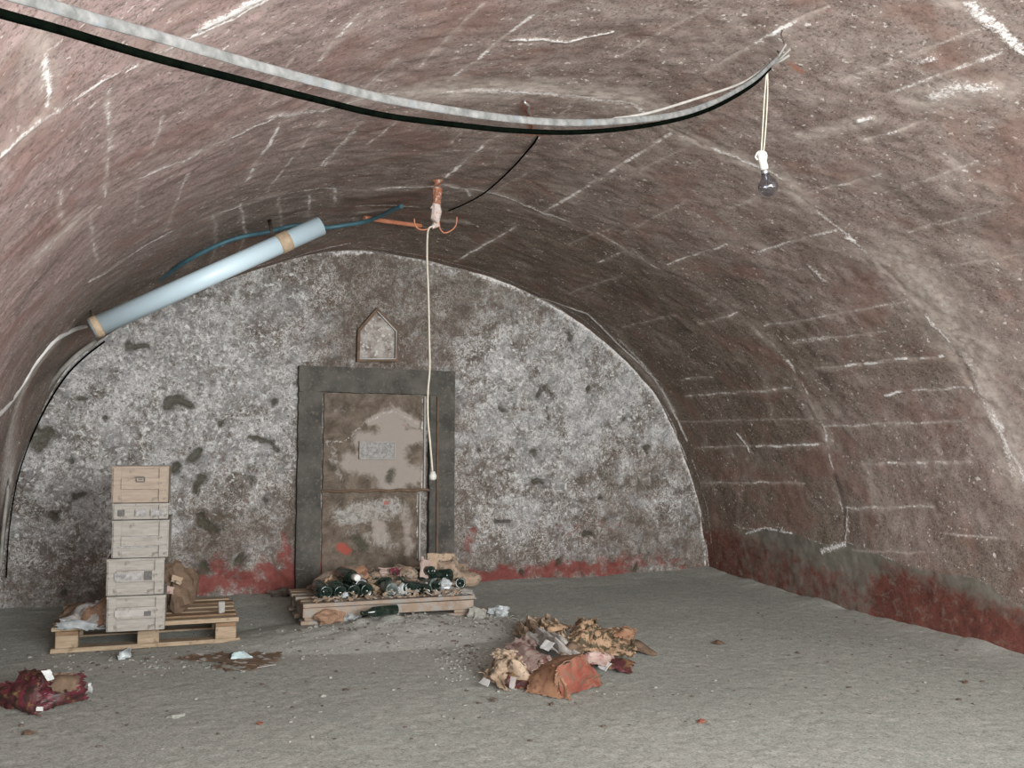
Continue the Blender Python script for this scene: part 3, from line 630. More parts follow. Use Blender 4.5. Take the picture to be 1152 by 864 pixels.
# ------------------------------------------------------------------ crates
deck1 = pal1.location.z+H1
p0 = on_pallet(pal1, 0, 0, H1, 121, 714); p1 = on_pallet(pal1, 0, 0, H1, 187, 711)
CW = math.hypot(p1[0]-p0[0], p1[1]-p0[1])*.99; CY = p0[1]+.02; CRZ = math.atan2(p1[1]-p0[1], p1[0]-p0[0])*.6
print('CRATE', p0, p1, CW)
def crate(cx, z, h, mat, mark, label, dy=0, rz=0, d=.48, w=None):
    w = w or CW
    r = empty('wooden_crate', (cx, CY+dy, z), label, 'crate', 'wooden crates stacked on the pallet', rz)
    t = .012
    B = lambda c_, s_, nm, m=mat, bev=.0015: MB().box(c_, s_, bev=bev).build(nm, m, r)
    B((0, .008+t/2, h/2), (w-.03, t, h-.008), 'front_panel'); B((0, d-.014, h/2), (w-.03, t, h-.008), 'rear_panel')
    for s in (-1, 1):
        B((s*(w/2-.008), d/2, h/2), (t, d-.01, h-.006), 'side_panel')
        B((s*(w/2-.026), .004, h/2), (.036, t, h-.006), 'corner_batten')
    B((0, d/2, .007), (w-.01, d-.01, .012), 'base_board'); B((0, d/2, h-.007), (w, d, .012), 'lid')
    if mark == 'tray':
        for x, sx in ((-w/2+.04, .03), (0, .045), (w/2-.05, .06)): B((x, -.004, h*.42), (sx, .006, .03), 'stamp', M['ink'] if sx < .04 else M['label_grey'], 0)
    else:
        bh = .052 if mark != 'low' else .045; zc = h*(.52 if mark != 'low' else .45)
        cb = MB().box((0, -.002, zc), (w*.66, .014, bh), bev=.0015).build('cross_batten', mat, r)
        if mark == 'slot':
            MB().box((-.03, -.010, zc), (.12, .004, .034)).build('label_strip', M['label_grey'], cb); MB().box((.055, -.011, zc+.002), (.035, .004, .042)).build('stamp', M['ink'], cb)
        elif mark == 'wide':
            MB().box((-.02, -.010, zc), (.14, .004, .03)).build('label_strip', M['paper_pale'], cb); MB().box((.05, -.011, zc-.004), (.03, .004, .022)).build('stamp', M['ink'], cb)
        elif mark == 'square':
            b = MB(); q = .036
            for x, zz, sx, sz in ((0, q/2, q, .006), (0, -q/2, q, .006), (-q/2, 0, .006, q), (q/2, 0, .006, q), (0, 0, q*.5, .005)): b.box((x, -.011, zc+.02+zz*.6), (sx, .003, sz*.6 if sz > .01 else sz))
            b.build('stamp', M['ink'], cb)
        elif mark == 'low':
            b = MB(); b.box((-.02, -.0105, zc-.026), (w*.6, .004, .006)); b.box((.0, -.0105, zc+.02), (.09, .004, .004)); b.build('stamp', M['label_grey'], cb)
    return r
cxm = (p0[0]+p1[0])/2; cyl = CY
def zpix(py, cx=cxm): # height where a pixel row meets the crate front plane
    d = ray(155, py); return CZ+d[2]*CY/d[1]
zs = [deck1+.001, zpix(670), zpix(628), zpix(585), zpix(566), zpix(524)]
print('ZS', zs)
def xpix(px, py): d = ray(px, py); return d[0]/d[1]*CY
specs = [('wide', M['crate'], 'grey wooden crate with a pale label strip, bottom of the stack on the pallet', 119, 186),
         ('slot', M['crate'], 'grey wooden crate with grey label and dark stamp, second from bottom of the stack', 119, 185),
         ('low', M['crate'], 'greyed wooden crate with low cross batten, the middle one of the stack', 125, 190),
         ('tray', M['crate'], 'shallow wooden crate with three dark stamps, second from the top of the stack', 126, 190),
         ('square', M['crate_warm'], 'warm brown wooden crate with a small square stamp, topmost of the stack', 125, 190)]
for i, (mk, mt, lb, xa, xb) in enumerate(specs):
    ya = [690, 650, 606, 575, 545][i]; xA, xB = xpix(xa, ya), xpix(xb, ya)
    crate((xA+xB)/2, zs[i]+.0005, zs[i+1]-zs[i]-.001, mt, mk, lb, dy=[0, .005, .0, .012, .004][i], rz=CRZ+[.0, .01, -.015, .01, -.01][i], w=xB-xA)

# ------------------------------------------------------------------ crumpled sheets
def sheet(name, corners, mat, label, cat, amp=.02, fold=0.0, n=16, seed=0, group=None, parent=None, thick=.003, torn=.012, extra=None, lift=0.0, world=False, keep=True):
    """corners: four (px, py, height above ground) or world points, in order round the sheet"""
    P = [Vector(fl(*c)) if not world else Vector(c) for c in corners]
    gridv = []; rr = random.Random(seed)
    from mathutils import noise
    o3 = Vector((rr.uniform(0, 99), rr.uniform(0, 99), 0))
    nrm = ((P[1]-P[0]).cross(P[3]-P[0])).normalized()
    if nrm.z < 0: nrm = -nrm
    bm = bmesh.new(); sz = ((P[1]-P[0]).length+(P[3]-P[0]).length)/2
    for i in range(n+1):
        row = []
        for j in range(n+1):
            s, t = i/n, j/n
            p = P[0]*(1-s)*(1-t)+P[1]*s*(1-t)+P[2]*s*t+P[3]*(1-s)*t
            q = Vector((s*sz*9, t*sz*9, 0))+o3
            k = (abs(noise.noise(q))*2-.5)*amp + noise.noise(q*2.7)*amp*.45 + math.sin(math.pi*s)*math.sin(math.pi*t)*fold
            e = (i in (0, n)) or (j in (0, n))
            if e: p = p+Vector((rr.uniform(-1, 1), rr.uniform(-1, 1), rr.uniform(-.5, .5)))*torn
            p = p+nrm*k
            if not world:
                p.z = max(p.z, ground(p.x, p.y)+.004+lift)
            row.append(bm.verts.new(p))
        gridv.append(row)
    for i in range(n):
        for j in range(n):
            bm.faces.new((gridv[i][j], gridv[i+1][j], gridv[i+1][j+1], gridv[i][j+1]))
    bmesh.ops.triangulate(bm, faces=bm.faces)
    bmesh.ops.recalc_face_normals(bm, faces=bm.faces)
    loc = Vector(fl(*[sum(c[k] for c in corners)/4 for k in (0, 1)], 0)) if not world else sum(P, Vector())/4
    for v in bm.verts: v.co -= loc
    me = bpy.data.meshes.new(name); bm.to_mesh(me); bm.free()
    o = link_mesh(name, me, mat); o.location = loc
    md = o.modifiers.new('thickness', 'SOLIDIFY'); md.thickness = thick; md.offset = 1
    if extra:
        for em in extra[1]: me.materials.append(em)
        for f in me.polygons:
            if extra[0](f.center+loc, f.index): f.material_index = 1
    if parent: o.parent = parent
    elif label: tag(o, label, cat, group)
    return o
G = 'scraps in the cardboard heap on the floor'
sheet('cardboard_sheet', [(538,768,.0),(560,733,.10),(586,738,.12),(598,766,.03)], M['card'], 'tan crumpled cardboard at the left end of the floor heap', 'cardboard', .045, .06, 18, 1)
sheet('cardboard_sheet', [(540,757,.03),(562,772,.0),(572,778,.0),(566,748,.09)], M['card'], 'small folded tan flap at the heap’s front left edge', 'cardboard', .03, .03, 12, 2)
sheet('cardboard_sheet', [(566,770,.0),(592,778,.0),(600,757,.05),(574,757,.06)], M['maroon'], 'dark maroon scrap under the tan cardboard at the heap’s left', 'cardboard', .03, .02, 12, 3)
sheet('cardboard_sheet', [(567,727,.09),(584,719,.10),(620,742,.12),(598,756,.07)], M['card_pink'], 'pale pinkish card lying slanted on the heap', 'cardboard', .012, .02, 12, 4)
sheet('cardboard_sheet', [(578,712,.03),(592,700,.06),(640,700,.13),(634,722,.12)], M['card'], 'tan torn cardboard at the back of the heap', 'cardboard', .045, .05, 18, 5)
sheet('paper_sheet', [(592,716,.10),(612,708,.14),(652,728,.13),(640,742,.10)], M['paper_pale'], 'greyish crumpled paper in the middle of the heap', 'paper', .035, .03, 16, 6)
sheet('cardboard_sheet', [(634,728,.10),(650,696,.16),(672,696,.18),(672,730,.08)], M['card_spot'], 'mould-spotted brown cardboard standing up in the heap’s middle', 'cardboard', .03, .04, 16, 7)
sheet('paper_sack', [(664,732,.05),(668,704,.17),(712,709,.14),(714,740,.03)], M['card_spot'], 'mouldy wrinkled brown paper sack at the heap’s right end', 'sack', .035, .09, 20, 8)
sheet('cardboard_strip', [(706,728,.04),(712,716,.05),(740,734,.01),(738,738,.0)], M['card_dark'], 'dark pointed strip sticking out right of the heap', 'cardboard', .01, .01, 8, 9, torn=.003)
sheet('cardboard_sheet', [(665,747,.03),(676,735,.06),(712,745,.02),(711,758,.0)], M['maroon'], 'dark red flattened packet at the heap’s right foot', 'cardboard', .012, .015, 12, 10)
sheet('paper_label', [(672,750,.035),(681,755,.03),(688,746,.055),(678,742,.06)], M['paper'], 'white label beside the dark red packet', 'label', .003, .0, 5, 11, torn=.002)
sheet('paper_label', [(607,728,.155),(617,732,.15),(624,723,.17),(614,719,.175)], M['paper'], 'white square label on top of the cardboard heap', 'label', .003, 0, 5, 12, torn=.002)
sheet('paper_label', [(538,768,.02),(548,772,.02),(551,765,.04),(544,762,.04)], M['paper'], 'white scrap at the heap’s far left foot', 'label', .003, 0, 5, 13, torn=.002)
sheet('paper_label', [(573,774,.035),(579,776,.03),(581,762,.07),(574,761,.07)], M['paper_pale'], 'pale lilac label on the maroon scrap', 'label', .003, 0, 5, 14, torn=.002)

for k_, (cs, m_, lb_) in enumerate([
 ([(552,738,.10),(560,729,.14),(582,733,.13),(578,744,.09)], 'card', 'small tan scrap on the peak of the heap’s left mound'),
 ([(602,712,.10),(614,700,.16),(636,703,.15),(628,718,.11)], 'card_spot', 'brown curled scrap at the heap’s back centre'),
 ([(626,735,.10),(640,722,.14),(662,728,.13),(648,741,.09)], 'card_dark', 'dark rotten scrap between grey paper and the spotted card'),
 ([(655,742,.06),(662,733,.10),(690,738,.08),(684,750,.04)], 'card_pink', 'pale pink strip under the mouldy sack'),
 ([(592,747,.07),(604,738,.11),(622,744,.11),(606,756,.07)], 'card_spot', 'spotted scrap between pinkish card and carton'),
 ([(640,712,.11),(650,702,.15),(664,706,.15),(656,720,.11)], 'card_pink', 'pinkish torn scrap left of the standing spotted card'),
 ([(584,722,.07),(592,712,.11),(610,716,.11),(602,728,.08)], 'card_pink', 'reddish white scrap on the heap’s back left slope'),
 ([(690,714,.12),(700,703,.15),(716,708,.14),(712,720,.10)], 'card_orange', 'rusty brown torn edge on top of the mouldy sack')]):
    sheet('cardboard_scrap', cs, M[m_], lb_, 'cardboard', .022, .02, 12, 100+k_, torn=.01)
# the red and orange carton leaning at the front: two faces meeting at a ridge
ct = empty('carton', fl(640, 780), 'torn orange and red cardboard carton at the front of the heap', 'carton')
def face(nm, cs, m, sd, amp=.012, fold=.01):
    o = sheet(nm, cs, m, None, None, amp, fold, 14, sd, torn=.006); o.parent = ct; o.matrix_parent_inverse = Matrix.Translation(-ct.location); return o
face('left_side', [(590,779,.0),(601,752,.07),(627,749,.13),(631,787,.0)], M['card_orange'], 21)
face('right_side', [(631,787,.0),(627,750,.13),(658,736,.15),(679,769,.0)], M['card_red'], 22)
face('top_flap', [(599,755,.06),(612,742,.10),(658,734,.155),(628,751,.13)], M['card_orange'], 23, .008)
face('corner_flap', [(622,782,.0),(626,754,.125),(634,764,.08),(642,788,.0)], M['card_orange'], 24, .006)
# maroon packets, near left
sheet('torn_packaging', [(-6,797,.0),(-2,768,.09),(52,762,.13),(46,806,.0)], M['maroon'], 'heap of torn maroon foil packaging at the left edge of the floor', 'packaging', .035, .05, 22, 31, extra=(lambda c, i: vn(c.x*22, c.y*22, 3) > .62, [M['crimson']]))
sheet('torn_packaging', [(40,803,.0),(46,766,.11),(92,758,.12),(98,788,.0)], M['crimson'], 'crimson and brown torn packet lying right in the maroon heap', 'packaging', .035, .045, 20, 32, extra=(lambda c, i: vn(c.x*24, c.y*24, 5) > .45, [M['maroon']]))
sheet('torn_packaging', [(18,772,.08),(26,752,.13),(52,755,.14),(56,776,.08)], M['maroon'], 'dark maroon flap on top of the left floor heap', 'packaging', .02, .03, 12, 33)
sheet('torn_packaging', [(56,778,.08),(58,757,.14),(86,757,.13),(88,776,.08)], M['card_dark'], 'dark brown flap on the right top of the maroon heap', 'packaging', .02, .03, 12, 34)
sheet('paper_label', [(46,755,.17),(57,753,.17),(61,764,.13),(54,766,.13)], M['paper'], 'white ribbed scrap on top of the maroon heap', 'label', .006, 0, 8, 35, torn=.002)
sheet('paper_label', [(40,800,.03),(48,800,.03),(48,795,.045),(41,795,.045)], M['paper'], 'small white label low on the front of the maroon heap', 'label', .002, 0, 4, 36, torn=.001)
# flat litter between the pallets
sheet('flat_litter', [(198,743,.0),(240,736,.0),(318,738,.0),(300,752,.0)], M['card_dark'], 'flattened dark decayed paper on the floor between the two pallets', 'litter', .006, .01, 20, 41, torn=.03, extra=(lambda c, i: vn(c.x*40, c.y*40, 8) > .66, [M['paper_pale']]))
sheet('flat_litter', [(232,752,.0),(262,745,.0),(300,750,.0),(272,757,.0)], M['card_dark'], 'thin brown shred in front of the flattened litter', 'litter', .004, .005, 12, 42, torn=.02, extra=(lambda c, i: vn(c.x*40, c.y*40, 8) > .55, [M['stone']]))
sheet('plastic_scrap', [(258,742,.01),(262,735,.04),(275,733,.03),(285,740,.01)], M['blue_film'], 'pale blue plastic scrap on the flattened litter', 'plastic', .01, .01, 8, 43, torn=.004)
sheet('plastic_bag', [(133,744,.0),(135,733,.05),(146,727,.08),(148,740,.01)], M['plastic_clear'], 'small clear plastic bag on the floor before the crate pallet', 'bag', .015, .03, 10, 44, torn=.004)
sheet('paper_scrap', [(96,778,.0),(100,769,.03),(103,768,.03),(103,780,.0)], M['paper'], 'thin white shred right of the maroon heap', 'paper', .006, 0, 6, 45, torn=.003)

# things on the crate pallet: left heap and right sack
pd = lambda px, py, h=0: tuple(on_pallet(pal1, 0, 0, H1, px, py, h+.006))
sheet('paper_sack', [pd(64,702), pd(88,684,.06), pd(122,672,.13), pd(119,703,.02)], M['paper_pale'], 'collapsed grey-brown sack left of the crates on the pallet', 'sack', .02, .03, 18, 51, world=True, extra=(lambda c, i: vn(c.x*20, c.y*20, 2) > .6, [M['stone_brown']]))
sheet('plastic_sheet', [pd(61,706), pd(68,697,.03), pd(117,698,.03), pd(119,707,.0)], M['plastic_clear'], 'crumpled clear plastic along the pallet edge left of the crates', 'plastic', .02, .02, 16, 52, world=True, torn=.008)
sheet('cardboard_sheet', [pd(66,695,.02), pd(80,680,.06), pd(92,675,.09), pd(84,686,.05)], M['card_dark'], 'dark bent card on the back left of the crate pallet', 'cardboard', .01, .01, 8, 53, world=True, torn=.006)
q0 = on_pallet(pal1, 0, 0, H1, 200, 688)
mb = MB(); mb.lump((q0[0], q0[1]+.02, deck1+.125), (.085, .10, .13), 3, .28, seed=4); o = mb.build('rubbish_sack', M['card_dark'], None, loc=(q0[0], q0[1], deck1), smooth=False); tag(o, 'dark lumpy rubbish sack behind the crates on the right of the pallet', 'sack')
sheet('paper_scrap', [tuple(Vector(at(192,654,q0[1]-.10))), tuple(Vector(at(194,646,q0[1]-.09))), tuple(Vector(at(206,650,q0[1]-.09))), tuple(Vector(at(203,658,q0[1]-.11)))], M['card'], 'tan and white scrap on top of the dark rubbish sack', 'paper', .01, 0, 6, 55, world=True, torn=.003)
sheet('paper_scrap', [tuple(Vector(at(188,668,q0[1]-.11))), tuple(Vector(at(188,659,q0[1]-.10))), tuple(Vector(at(196,660,q0[1]-.10))), tuple(Vector(at(195,668,q0[1]-.12)))], M['card_pink'], 'pink scrap on the side of the dark rubbish sack', 'paper', .006, 0, 6, 56, world=True, torn=.003)
q = on_pallet(pal1, 0, 0, H1, 249, 690); mb = MB(); mb.box((q[0], q[1], deck1+.03), (.03, .03, .06), bev=.004, jit=.004); tag(mb.build('plaster_chunk', M['paper_pale'], None, loc=(q[0], q[1], deck1)), 'small whitish block standing at the pallet’s right end', 'chunk')

# ------------------------------------------------------------------ bottles
def bottle_mesh():
    mb = MB(); R = .038
    prof = [(.0, .018), (.010, .016), (.022, .006), (.030, .0), (.036, .002), (R, .008), (R, .19), (.036, .205), (.028, .225), (.018, .243), (.0145, .26), (.014, .288), (.0165, .290), (.0165, .300), (.012, .301), (.0, .301)]
    mb.lathe(prof, 22, cap=False); bmesh.ops.remove_doubles(mb.bm, verts=mb.bm.verts, dist=1e-5)
    return mb.build('wine_bottle', M['green_glass'])
proto = bottle_mesh(); used = False
dz2 = pal2.location.z+.115
print('DECK2', dz2)
GB = 'wine bottles heaped on the low pallet'
bots = [(367,679,0,1.02,0,'bottle lying base outward at the left end of the bottom row'), (383,679,.05,1,0,'bottle lying base outward, second from the left in the bottom row'), (398,677,-.03,1,0,'bottle lying base outward, third from the left in the bottom row'),
        (413,675,.06,1.02,0,'bottle lying base outward, fourth from the left in the bottom row'), (380,661,.15,1.05,.05,'bottle lying on the left part of the row of four'), (407,659,-.1,1.08,.08,'bottle with a bright glint lying on the right part of the row of four'),
        (441,675,.0,1,1,'dusty grey bottle lying in the middle of the pallet'), (461,675,.05,1,0,'dark bottle lying base outward right of the dusty grey one'), (468,665,-.5,.8,.2,'small slanted bottle above the middle of the row'),
        (481,676,.3,.75,0,'half buried bottle low between the middle and right groups'), (495,671,-.3,1.02,0,'dark green bottle low in the right group'), (490,658,.1,1.05,1,'dusty bottle in the right group, above the dark green one'),
        (507,647,.7,1.0,0,'dark bottle turned sideways near the top of the right group'), (518,656,-.2,.85,0,'narrow dark bottle at the far right of the pallet heap'), (486,642,.2,.7,0,'small dark bottle under the upright cardboard piece'),
        (438,654,.4,.65,0,'small dark bottle top left of the grey plastic lump'), (450,654,-.4,.65,0,'small dark bottle just above the grey plastic lump')]
yf2 = lambda px: a2[1]+(b2[1]-a2[1])*(px-338)/196.
for i, (px, py, yaw, s, dusty, lb) in enumerate(bots):
    lev = max(0, (680-py)/15.)                   # higher ones lie further back on the heap
    Y = yf2(px)+.09+.055*lev; p = at(px, py, Y)
    o = proto if i == 0 else proto.copy()
    if i: C.objects.link(o)
    if dusty == 1:
        o.data = proto.data.copy(); o.data.materials[0] = M['dusty_glass']
    zz = p[2]
    if py > 670: zz = dz2+.038*s
    o.location = (p[0], p[1], zz); o.scale = (s,)*3
    o.rotation_euler = (math.radians(-90+(4 if py > 670 else -6)), 0, yaw)
    tag(o, lb, 'bottle', GB)
# a bottle with a pale foil cap pointing out
o = proto.copy(); C.objects.link(o); p = at(393, 653, yf2(393)+.03); o.location = (p[0]+.02, p[1]+.28, p[2]+.01); o.rotation_euler = (math.radians(90), 0, .1)
o.scale = (1, 1, .9); tag(o, 'bottle with a pale foil cap pointing outward on top of the left group', 'bottle', GB)
cp = MB(); cp.lathe([(0, .306), (.017, .306), (.019, .30), (.019, .24), (.018, .238)], 14, cap=False); co = cp.build('foil_cap', M['foil'], o)
# leaning dark bottle at the far left and the one on the ground
o = proto.copy(); C.objects.link(o); p = at(352, 676, yf2(352)+.13); o.location = (p[0]+.03, p[1]-.02, dz2+.04); o.rotation_euler = (math.radians(-88), 0, math.radians(-58)); o.scale = (.85,)*3; tag(o, 'bottle lying crosswise at the pallet’s left end', 'bottle', GB)
p = fl(446, 697, .07); o = proto.copy(); C.objects.link(o); q = fl(418, 703, .06); yw = math.atan2(q[1]-p[1], q[0]-p[0])
o.location = (p[0], p[1], ground(p[0], p[1])+.043); o.rotation_euler = (math.radians(90), 0, yw+math.pi/2); o.scale = (.72, .72, .72); tag(o, 'dark bottle lying on the rubble in front of the low pallet', 'bottle')
# heap of packing straw, plaster and cardboard under and between the bottles
def heap_box(px0, px1, py, ry, h, mat, seed, label, cat='debris', nm='debris_heap', y_off=.28, rough=.35):
    pc = (px0+px1)/2; Y = yf2(pc)+y_off; c_ = at(pc, py, Y); w = (at(px1, py, Y)[0]-at(px0, py, Y)[0])/2
    mb = MB(); mb.lump((c_[0], Y, dz2+h*.30), (w, ry, h*.75), 4, rough, seed=seed)
    for v in mb.bm.verts: v.co.z = max(v.co.z, dz2+.002)
    return tag(mb.build(nm, mat, None, loc=(c_[0], Y, dz2), smooth=False), label, cat)
M['heap'] = simple('DustyPackingHeap', (.20, .165, .135), (.28, .205, .15), 20, .9, c3=(.33, .29, .26), s3=34, bump=.9)
M['heap_tan'] = simple('TanPackingHeap', (.26, .18, .125), (.34, .26, .195), 18, .9, c3=(.13, .11, .085), s3=34, lo3=.52, hi3=.6, bump=.9)
heap_box(352, 425, 665, .18, .105, M['heap'], 3, 'brown debris heap behind the left group of bottles', y_off=.43)
heap_box(425, 482, 662, .18, .12, M['heap_tan'], 5, 'tan debris heap in the middle of the low pallet', y_off=.43)
heap_box(474, 529, 655, .17, .17, M['heap_tan'], 8, 'high tan debris heap at the right end of the low pallet', y_off=.42)
def cardp(px, py, w, h, Y, rx, ry, rz, mat, label, thick=.006, nm='cardboard_piece', cat='cardboard', seed=0):
    c_ = at(px, py, Y); mb = MB(); n = 6
    bm = mb.bm; rr = random.Random(seed+int(px)); R = Matrix.Rotation(rz, 3, 'Z') @ Matrix.Rotation(ry, 3, 'Y') @ Matrix.Rotation(rx, 3, 'X')
    V_ = [[bm.verts.new(Vector(c_)+R @ Vector(((i/n-.5)*w+(rr.uniform(-.008, .008) if j in (0, n) or i in (0, n) else 0), rr.uniform(-.004, .004), (j/n-.5)*h+(rr.uniform(-.008, .008) if j in (0, n) else 0)))) for j in range(n+1)] for i in range(n+1)]
    for i in range(n):
        for j in range(n): bm.faces.new((V_[i][j], V_[i+1][j], V_[i+1][j+1], V_[i][j+1]))
    o = mb.build(nm, mat, None, loc=c_); md = o.modifiers.new('thickness', 'SOLIDIFY'); md.thickness = thick; return tag(o, label, cat)
Yb = yf2(495)
cardp(496, 633, .165, .11, Yb+.33, -.15, .0, .0, M['card'], 'upright tan cardboard piece topping the right end of the pallet heap')
cardp(479, 640, .09, .12, Yb+.30, -.3, .3, .3, M['card_pink'], 'slanted pinkish cardboard beside the upright tan piece')
cardp(446, 644, .20, .07, Yb+.38, -.9, .05, .0, M['card_pink'], 'dull pink cardboard flap at the back of the pallet middle')
cardp(444, 643, .06, .045, Yb+.34, -.6, .05, .0, M['crimson'], 'small crimson label on the pink cardboard flap', .003, 'paper_label', 'label')
cardp(398, 648, .17, .08, Yb+.36, -.6, -.2, .0, M['card_orange'], 'rust-orange cardboard at the top of the left bottle group')
cardp(371, 660, .10, .09, Yb+.30, -.6, -.7, .1, M['card_spot'], 'brown cardboard leaning at the left slope of the bottle heap')
cardp(423, 660, .10, .12, Yb+.30, -.8, .2, .1, M['card_spot'], 'brown spotted cardboard between the left and middle bottles')
cardp(473, 670, .07, .09, Yb+.16, -.5, .2, .1, M['card'], 'tan cardboard tab between the middle bottles')
cardp(520, 667, .15, .09, Yb+.10, -1.2, .2, .0, M['paper_pale'], 'pale grey card slab at the right end of the pallet deck')
cardp(508, 665, .08, .07, Yb+.25, -.4, -.2, .0, M['card'], 'tan card scrap among the right bottles')
for k, (px, py, r, lb) in enumerate([(451, 664, .038, 'grey-white plastic lump on the middle of the pallet heap'), (501, 659, .04, 'grey plastic lump beside the dusty bottle in the right group'), (388, 670, .018, 'small white plaster lump between the left bottles'), (356, 681, .03, 'pinkish white plaster lump at the left pallet end'), (449, 676, .016, 'small white lump beside the dusty grey bottle')]):
    Y = yf2(px)+(.13 if py < 670 else .08); p = at(px, py, Y); tag(MB().lump((p[0], p[1], p[2]), (r, r*.8, r*.9), 3, .3, seed=k+20).build('plaster_lump', [M['plastic_clear'], M['stone']][k > 2], None, loc=tuple(p), smooth=False), lb, 'lump')

# loose packing scraps strewn between the bottles
def packing(name, mat, n, label, seed, w=(.012, .035)):
    rr = random.Random(seed); bm = bmesh.new()
    for k in range(n):
        u = rr.uniform(.08, L2-.05); v = rr.uniform(.0, .40); p = pallet_pt(pal2, u, v, 0); z = dz2+.004+max(0, v-.05)*.30*(.3+.9*rr.random())*min(1, max(0, u-.1)/.15)
        R = Matrix.Rotation(rr.uniform(0, 6.28), 4, 'Z') @ Matrix.Rotation(rr.uniform(-.8, .8), 4, 'X') @ Matrix.Rotation(rr.uniform(-.6, .6), 4, 'Y')
        s_ = rr.uniform(*w)
        bmesh.ops.create_cube(bm, size=1, matrix=Matrix.Translation((p.x, p.y, z)) @ R @ Matrix.Diagonal((s_*rr.uniform(.8, 1.8), s_*rr.uniform(.5, 1), .003, 1)))
    for v_ in bm.verts: v_.co.z = max(v_.co.z, dz2+.001); v_.co += Vector((rr.uniform(-.004, .004), rr.uniform(-.004, .004), rr.uniform(0, .004)))
    me = bpy.data.meshes.new(name); bm.to_mesh(me); bm.free(); o = link_mesh(name, me, mat); tag(o, label, 'scraps', None, 'stuff')
packing('packing_scraps', M['card'], 260, 'tan shredded card strewn between the bottles on the low pallet', 3)
packing('packing_scraps', M['paper_pale'], 170, 'pale shredded paper and plaster strewn between the bottles', 4, (.008, .025))
# in front of the pallet
def on_floor_lump(px, py, r, mat, label, seed, nm='rubble_lump', cat='lump', f=.7):
    p = fl(px, py); z = ground(p[0], p[1]); return tag(MB().lump((p[0], p[1], z+r[2]*.6), r, 3, .35, seed=seed).build(nm, mat, None, loc=(p[0], p[1], z), smooth=False), label, cat)
on_floor_lump(370, 711, (.075, .04, .042), M['stone_brown'], 'brown clod in front of the low pallet’s left end', 1, 'dirt_clod', 'clod')
on_floor_lump(393, 708, (.055, .035, .03), M['plastic_clear'], 'greyish blue plastic lump before the low pallet', 2, 'plastic_lump')
on_floor_lump(417, 699, (.032, .025, .04), M['paper'], 'white crumpled scrap behind the bottle on the ground', 3, 'paper_scrap', 'paper')
on_floor_lump(536, 704, (.05, .035, .035), M['stone'], 'grey lump beside the low pallet’s right end', 4)
on_floor_lump(562, 698, (.055, .035, .035), M['plastic_clear'], 'pale plastic lump between pallet and cardboard heap', 5, 'plastic_lump')
on_floor_lump(543, 696, (.09, .03, .022), M['stone_brown'], 'brown card sliver sticking out beyond the low pallet', 6, 'card_sliver', 'cardboard')
on_floor_lump(318, 672, (.08, .035, .03), M['stone_dark'], 'dark clod at the wall foot left of the door', 7, 'dirt_clod', 'clod')
on_floor_lump(808, 724, (.028, .02, .012), M['leafdry'], 'dark leaf-like scrap alone on the floor right of the heap', 8, 'dry_leaf', 'leaf')
on_floor_lump(1086, 768, (.016, .01, .008), M['leafdry'], 'tiny dark scrap on the floor near the right wall', 9, 'dry_leaf', 'leaf')
on_floor_lump(790, 813, (.018, .012, .008), M['card_red'], 'small rusty red scrap on the near floor right of centre', 10, 'rusty_scrap', 'scrap')
on_floor_lump(32, 827, (.022, .012, .008), M['leafdry'], 'small brown leaf on the floor below the maroon heap', 11, 'dry_leaf', 'leaf')
on_floor_lump(198, 807, (.032, .02, .008), M['stone'], 'flat pale flake on the near floor left of centre', 12, 'plaster_flake', 'flake')
on_floor_lump(292, 815, (.012, .009, .006), M['card_red'], 'tiny reddish scrap on the near floor left of centre', 13, 'rusty_scrap', 'scrap')
on_floor_lump(556, 789, (.014, .012, .011), M['stone_dark'], 'dark pebble in front of the heap’s left end', 14, 'pebble', 'pebble')
on_floor_lump(621, 793, (.010, .009, .008), M['stone_dark'], 'small dark pebble in front of the carton', 15, 'pebble', 'pebble')
# rubble too small and many to count
def rubble(name, mat, n, areas, label, rs, seed):
    rr = random.Random(seed); bm = bmesh.new()
    for k in range(n):
        (cx, cy, sx, sy) = rr.choice(areas); px = rr.gauss(cx, sx); py = rr.gauss(cy, sy)
        if py < 662: continue
        p = fl(px, py)
        if p[1] > 6.2 or p[0] < -.4 or p[0] > 4.25: continue
        r = rr.uniform(*rs)*(.6+rr.random()); z = ground(p[0], p[1])
        q = bmesh.ops.create_icosphere(bm, subdivisions=1, radius=r)['verts']
        sc = Vector((rr.uniform(.7, 1.5), rr.uniform(.7, 1.4), rr.uniform(.4, .8)))
        for v in q: v.co = Vector((v.co.x*sc.x, v.co.y*sc.y, v.co.z*sc.z))*rr.uniform(.8, 1.2)+Vector((p[0], p[1], z+r*.15))
    me = bpy.data.meshes.new(name); bm.to_mesh(me); bm.free(); o = link_mesh(name, me, mat); tag(o, label, 'rubble', None, 'stuff'); return o
near = [(450,712,60,8),(440,722,80,14),(520,745,22,14),(520,720,40,14),(150,745,70,8),(560,700,20,8)]
allf = near+[(600,760,330,45),(900,760,160,40),(250,790,150,35),(1000,710,70,18)]
rubble('rubble', M['stone'], 1100, near+near+[(600,760,330,45)], 'fine pale rubble strewn on the dirt around the pallets', (.002, .007), 5)
rubble('dark_grit', M['stone_dark'], 420, allf, 'fine dark grit scattered over the dirt floor', (.003, .008), 6)
edge = [(840,662,25,3),(900,678,25,3),(955,692,25,3),(1010,706,25,3),(1070,725,25,3),(1120,740,20,3)]

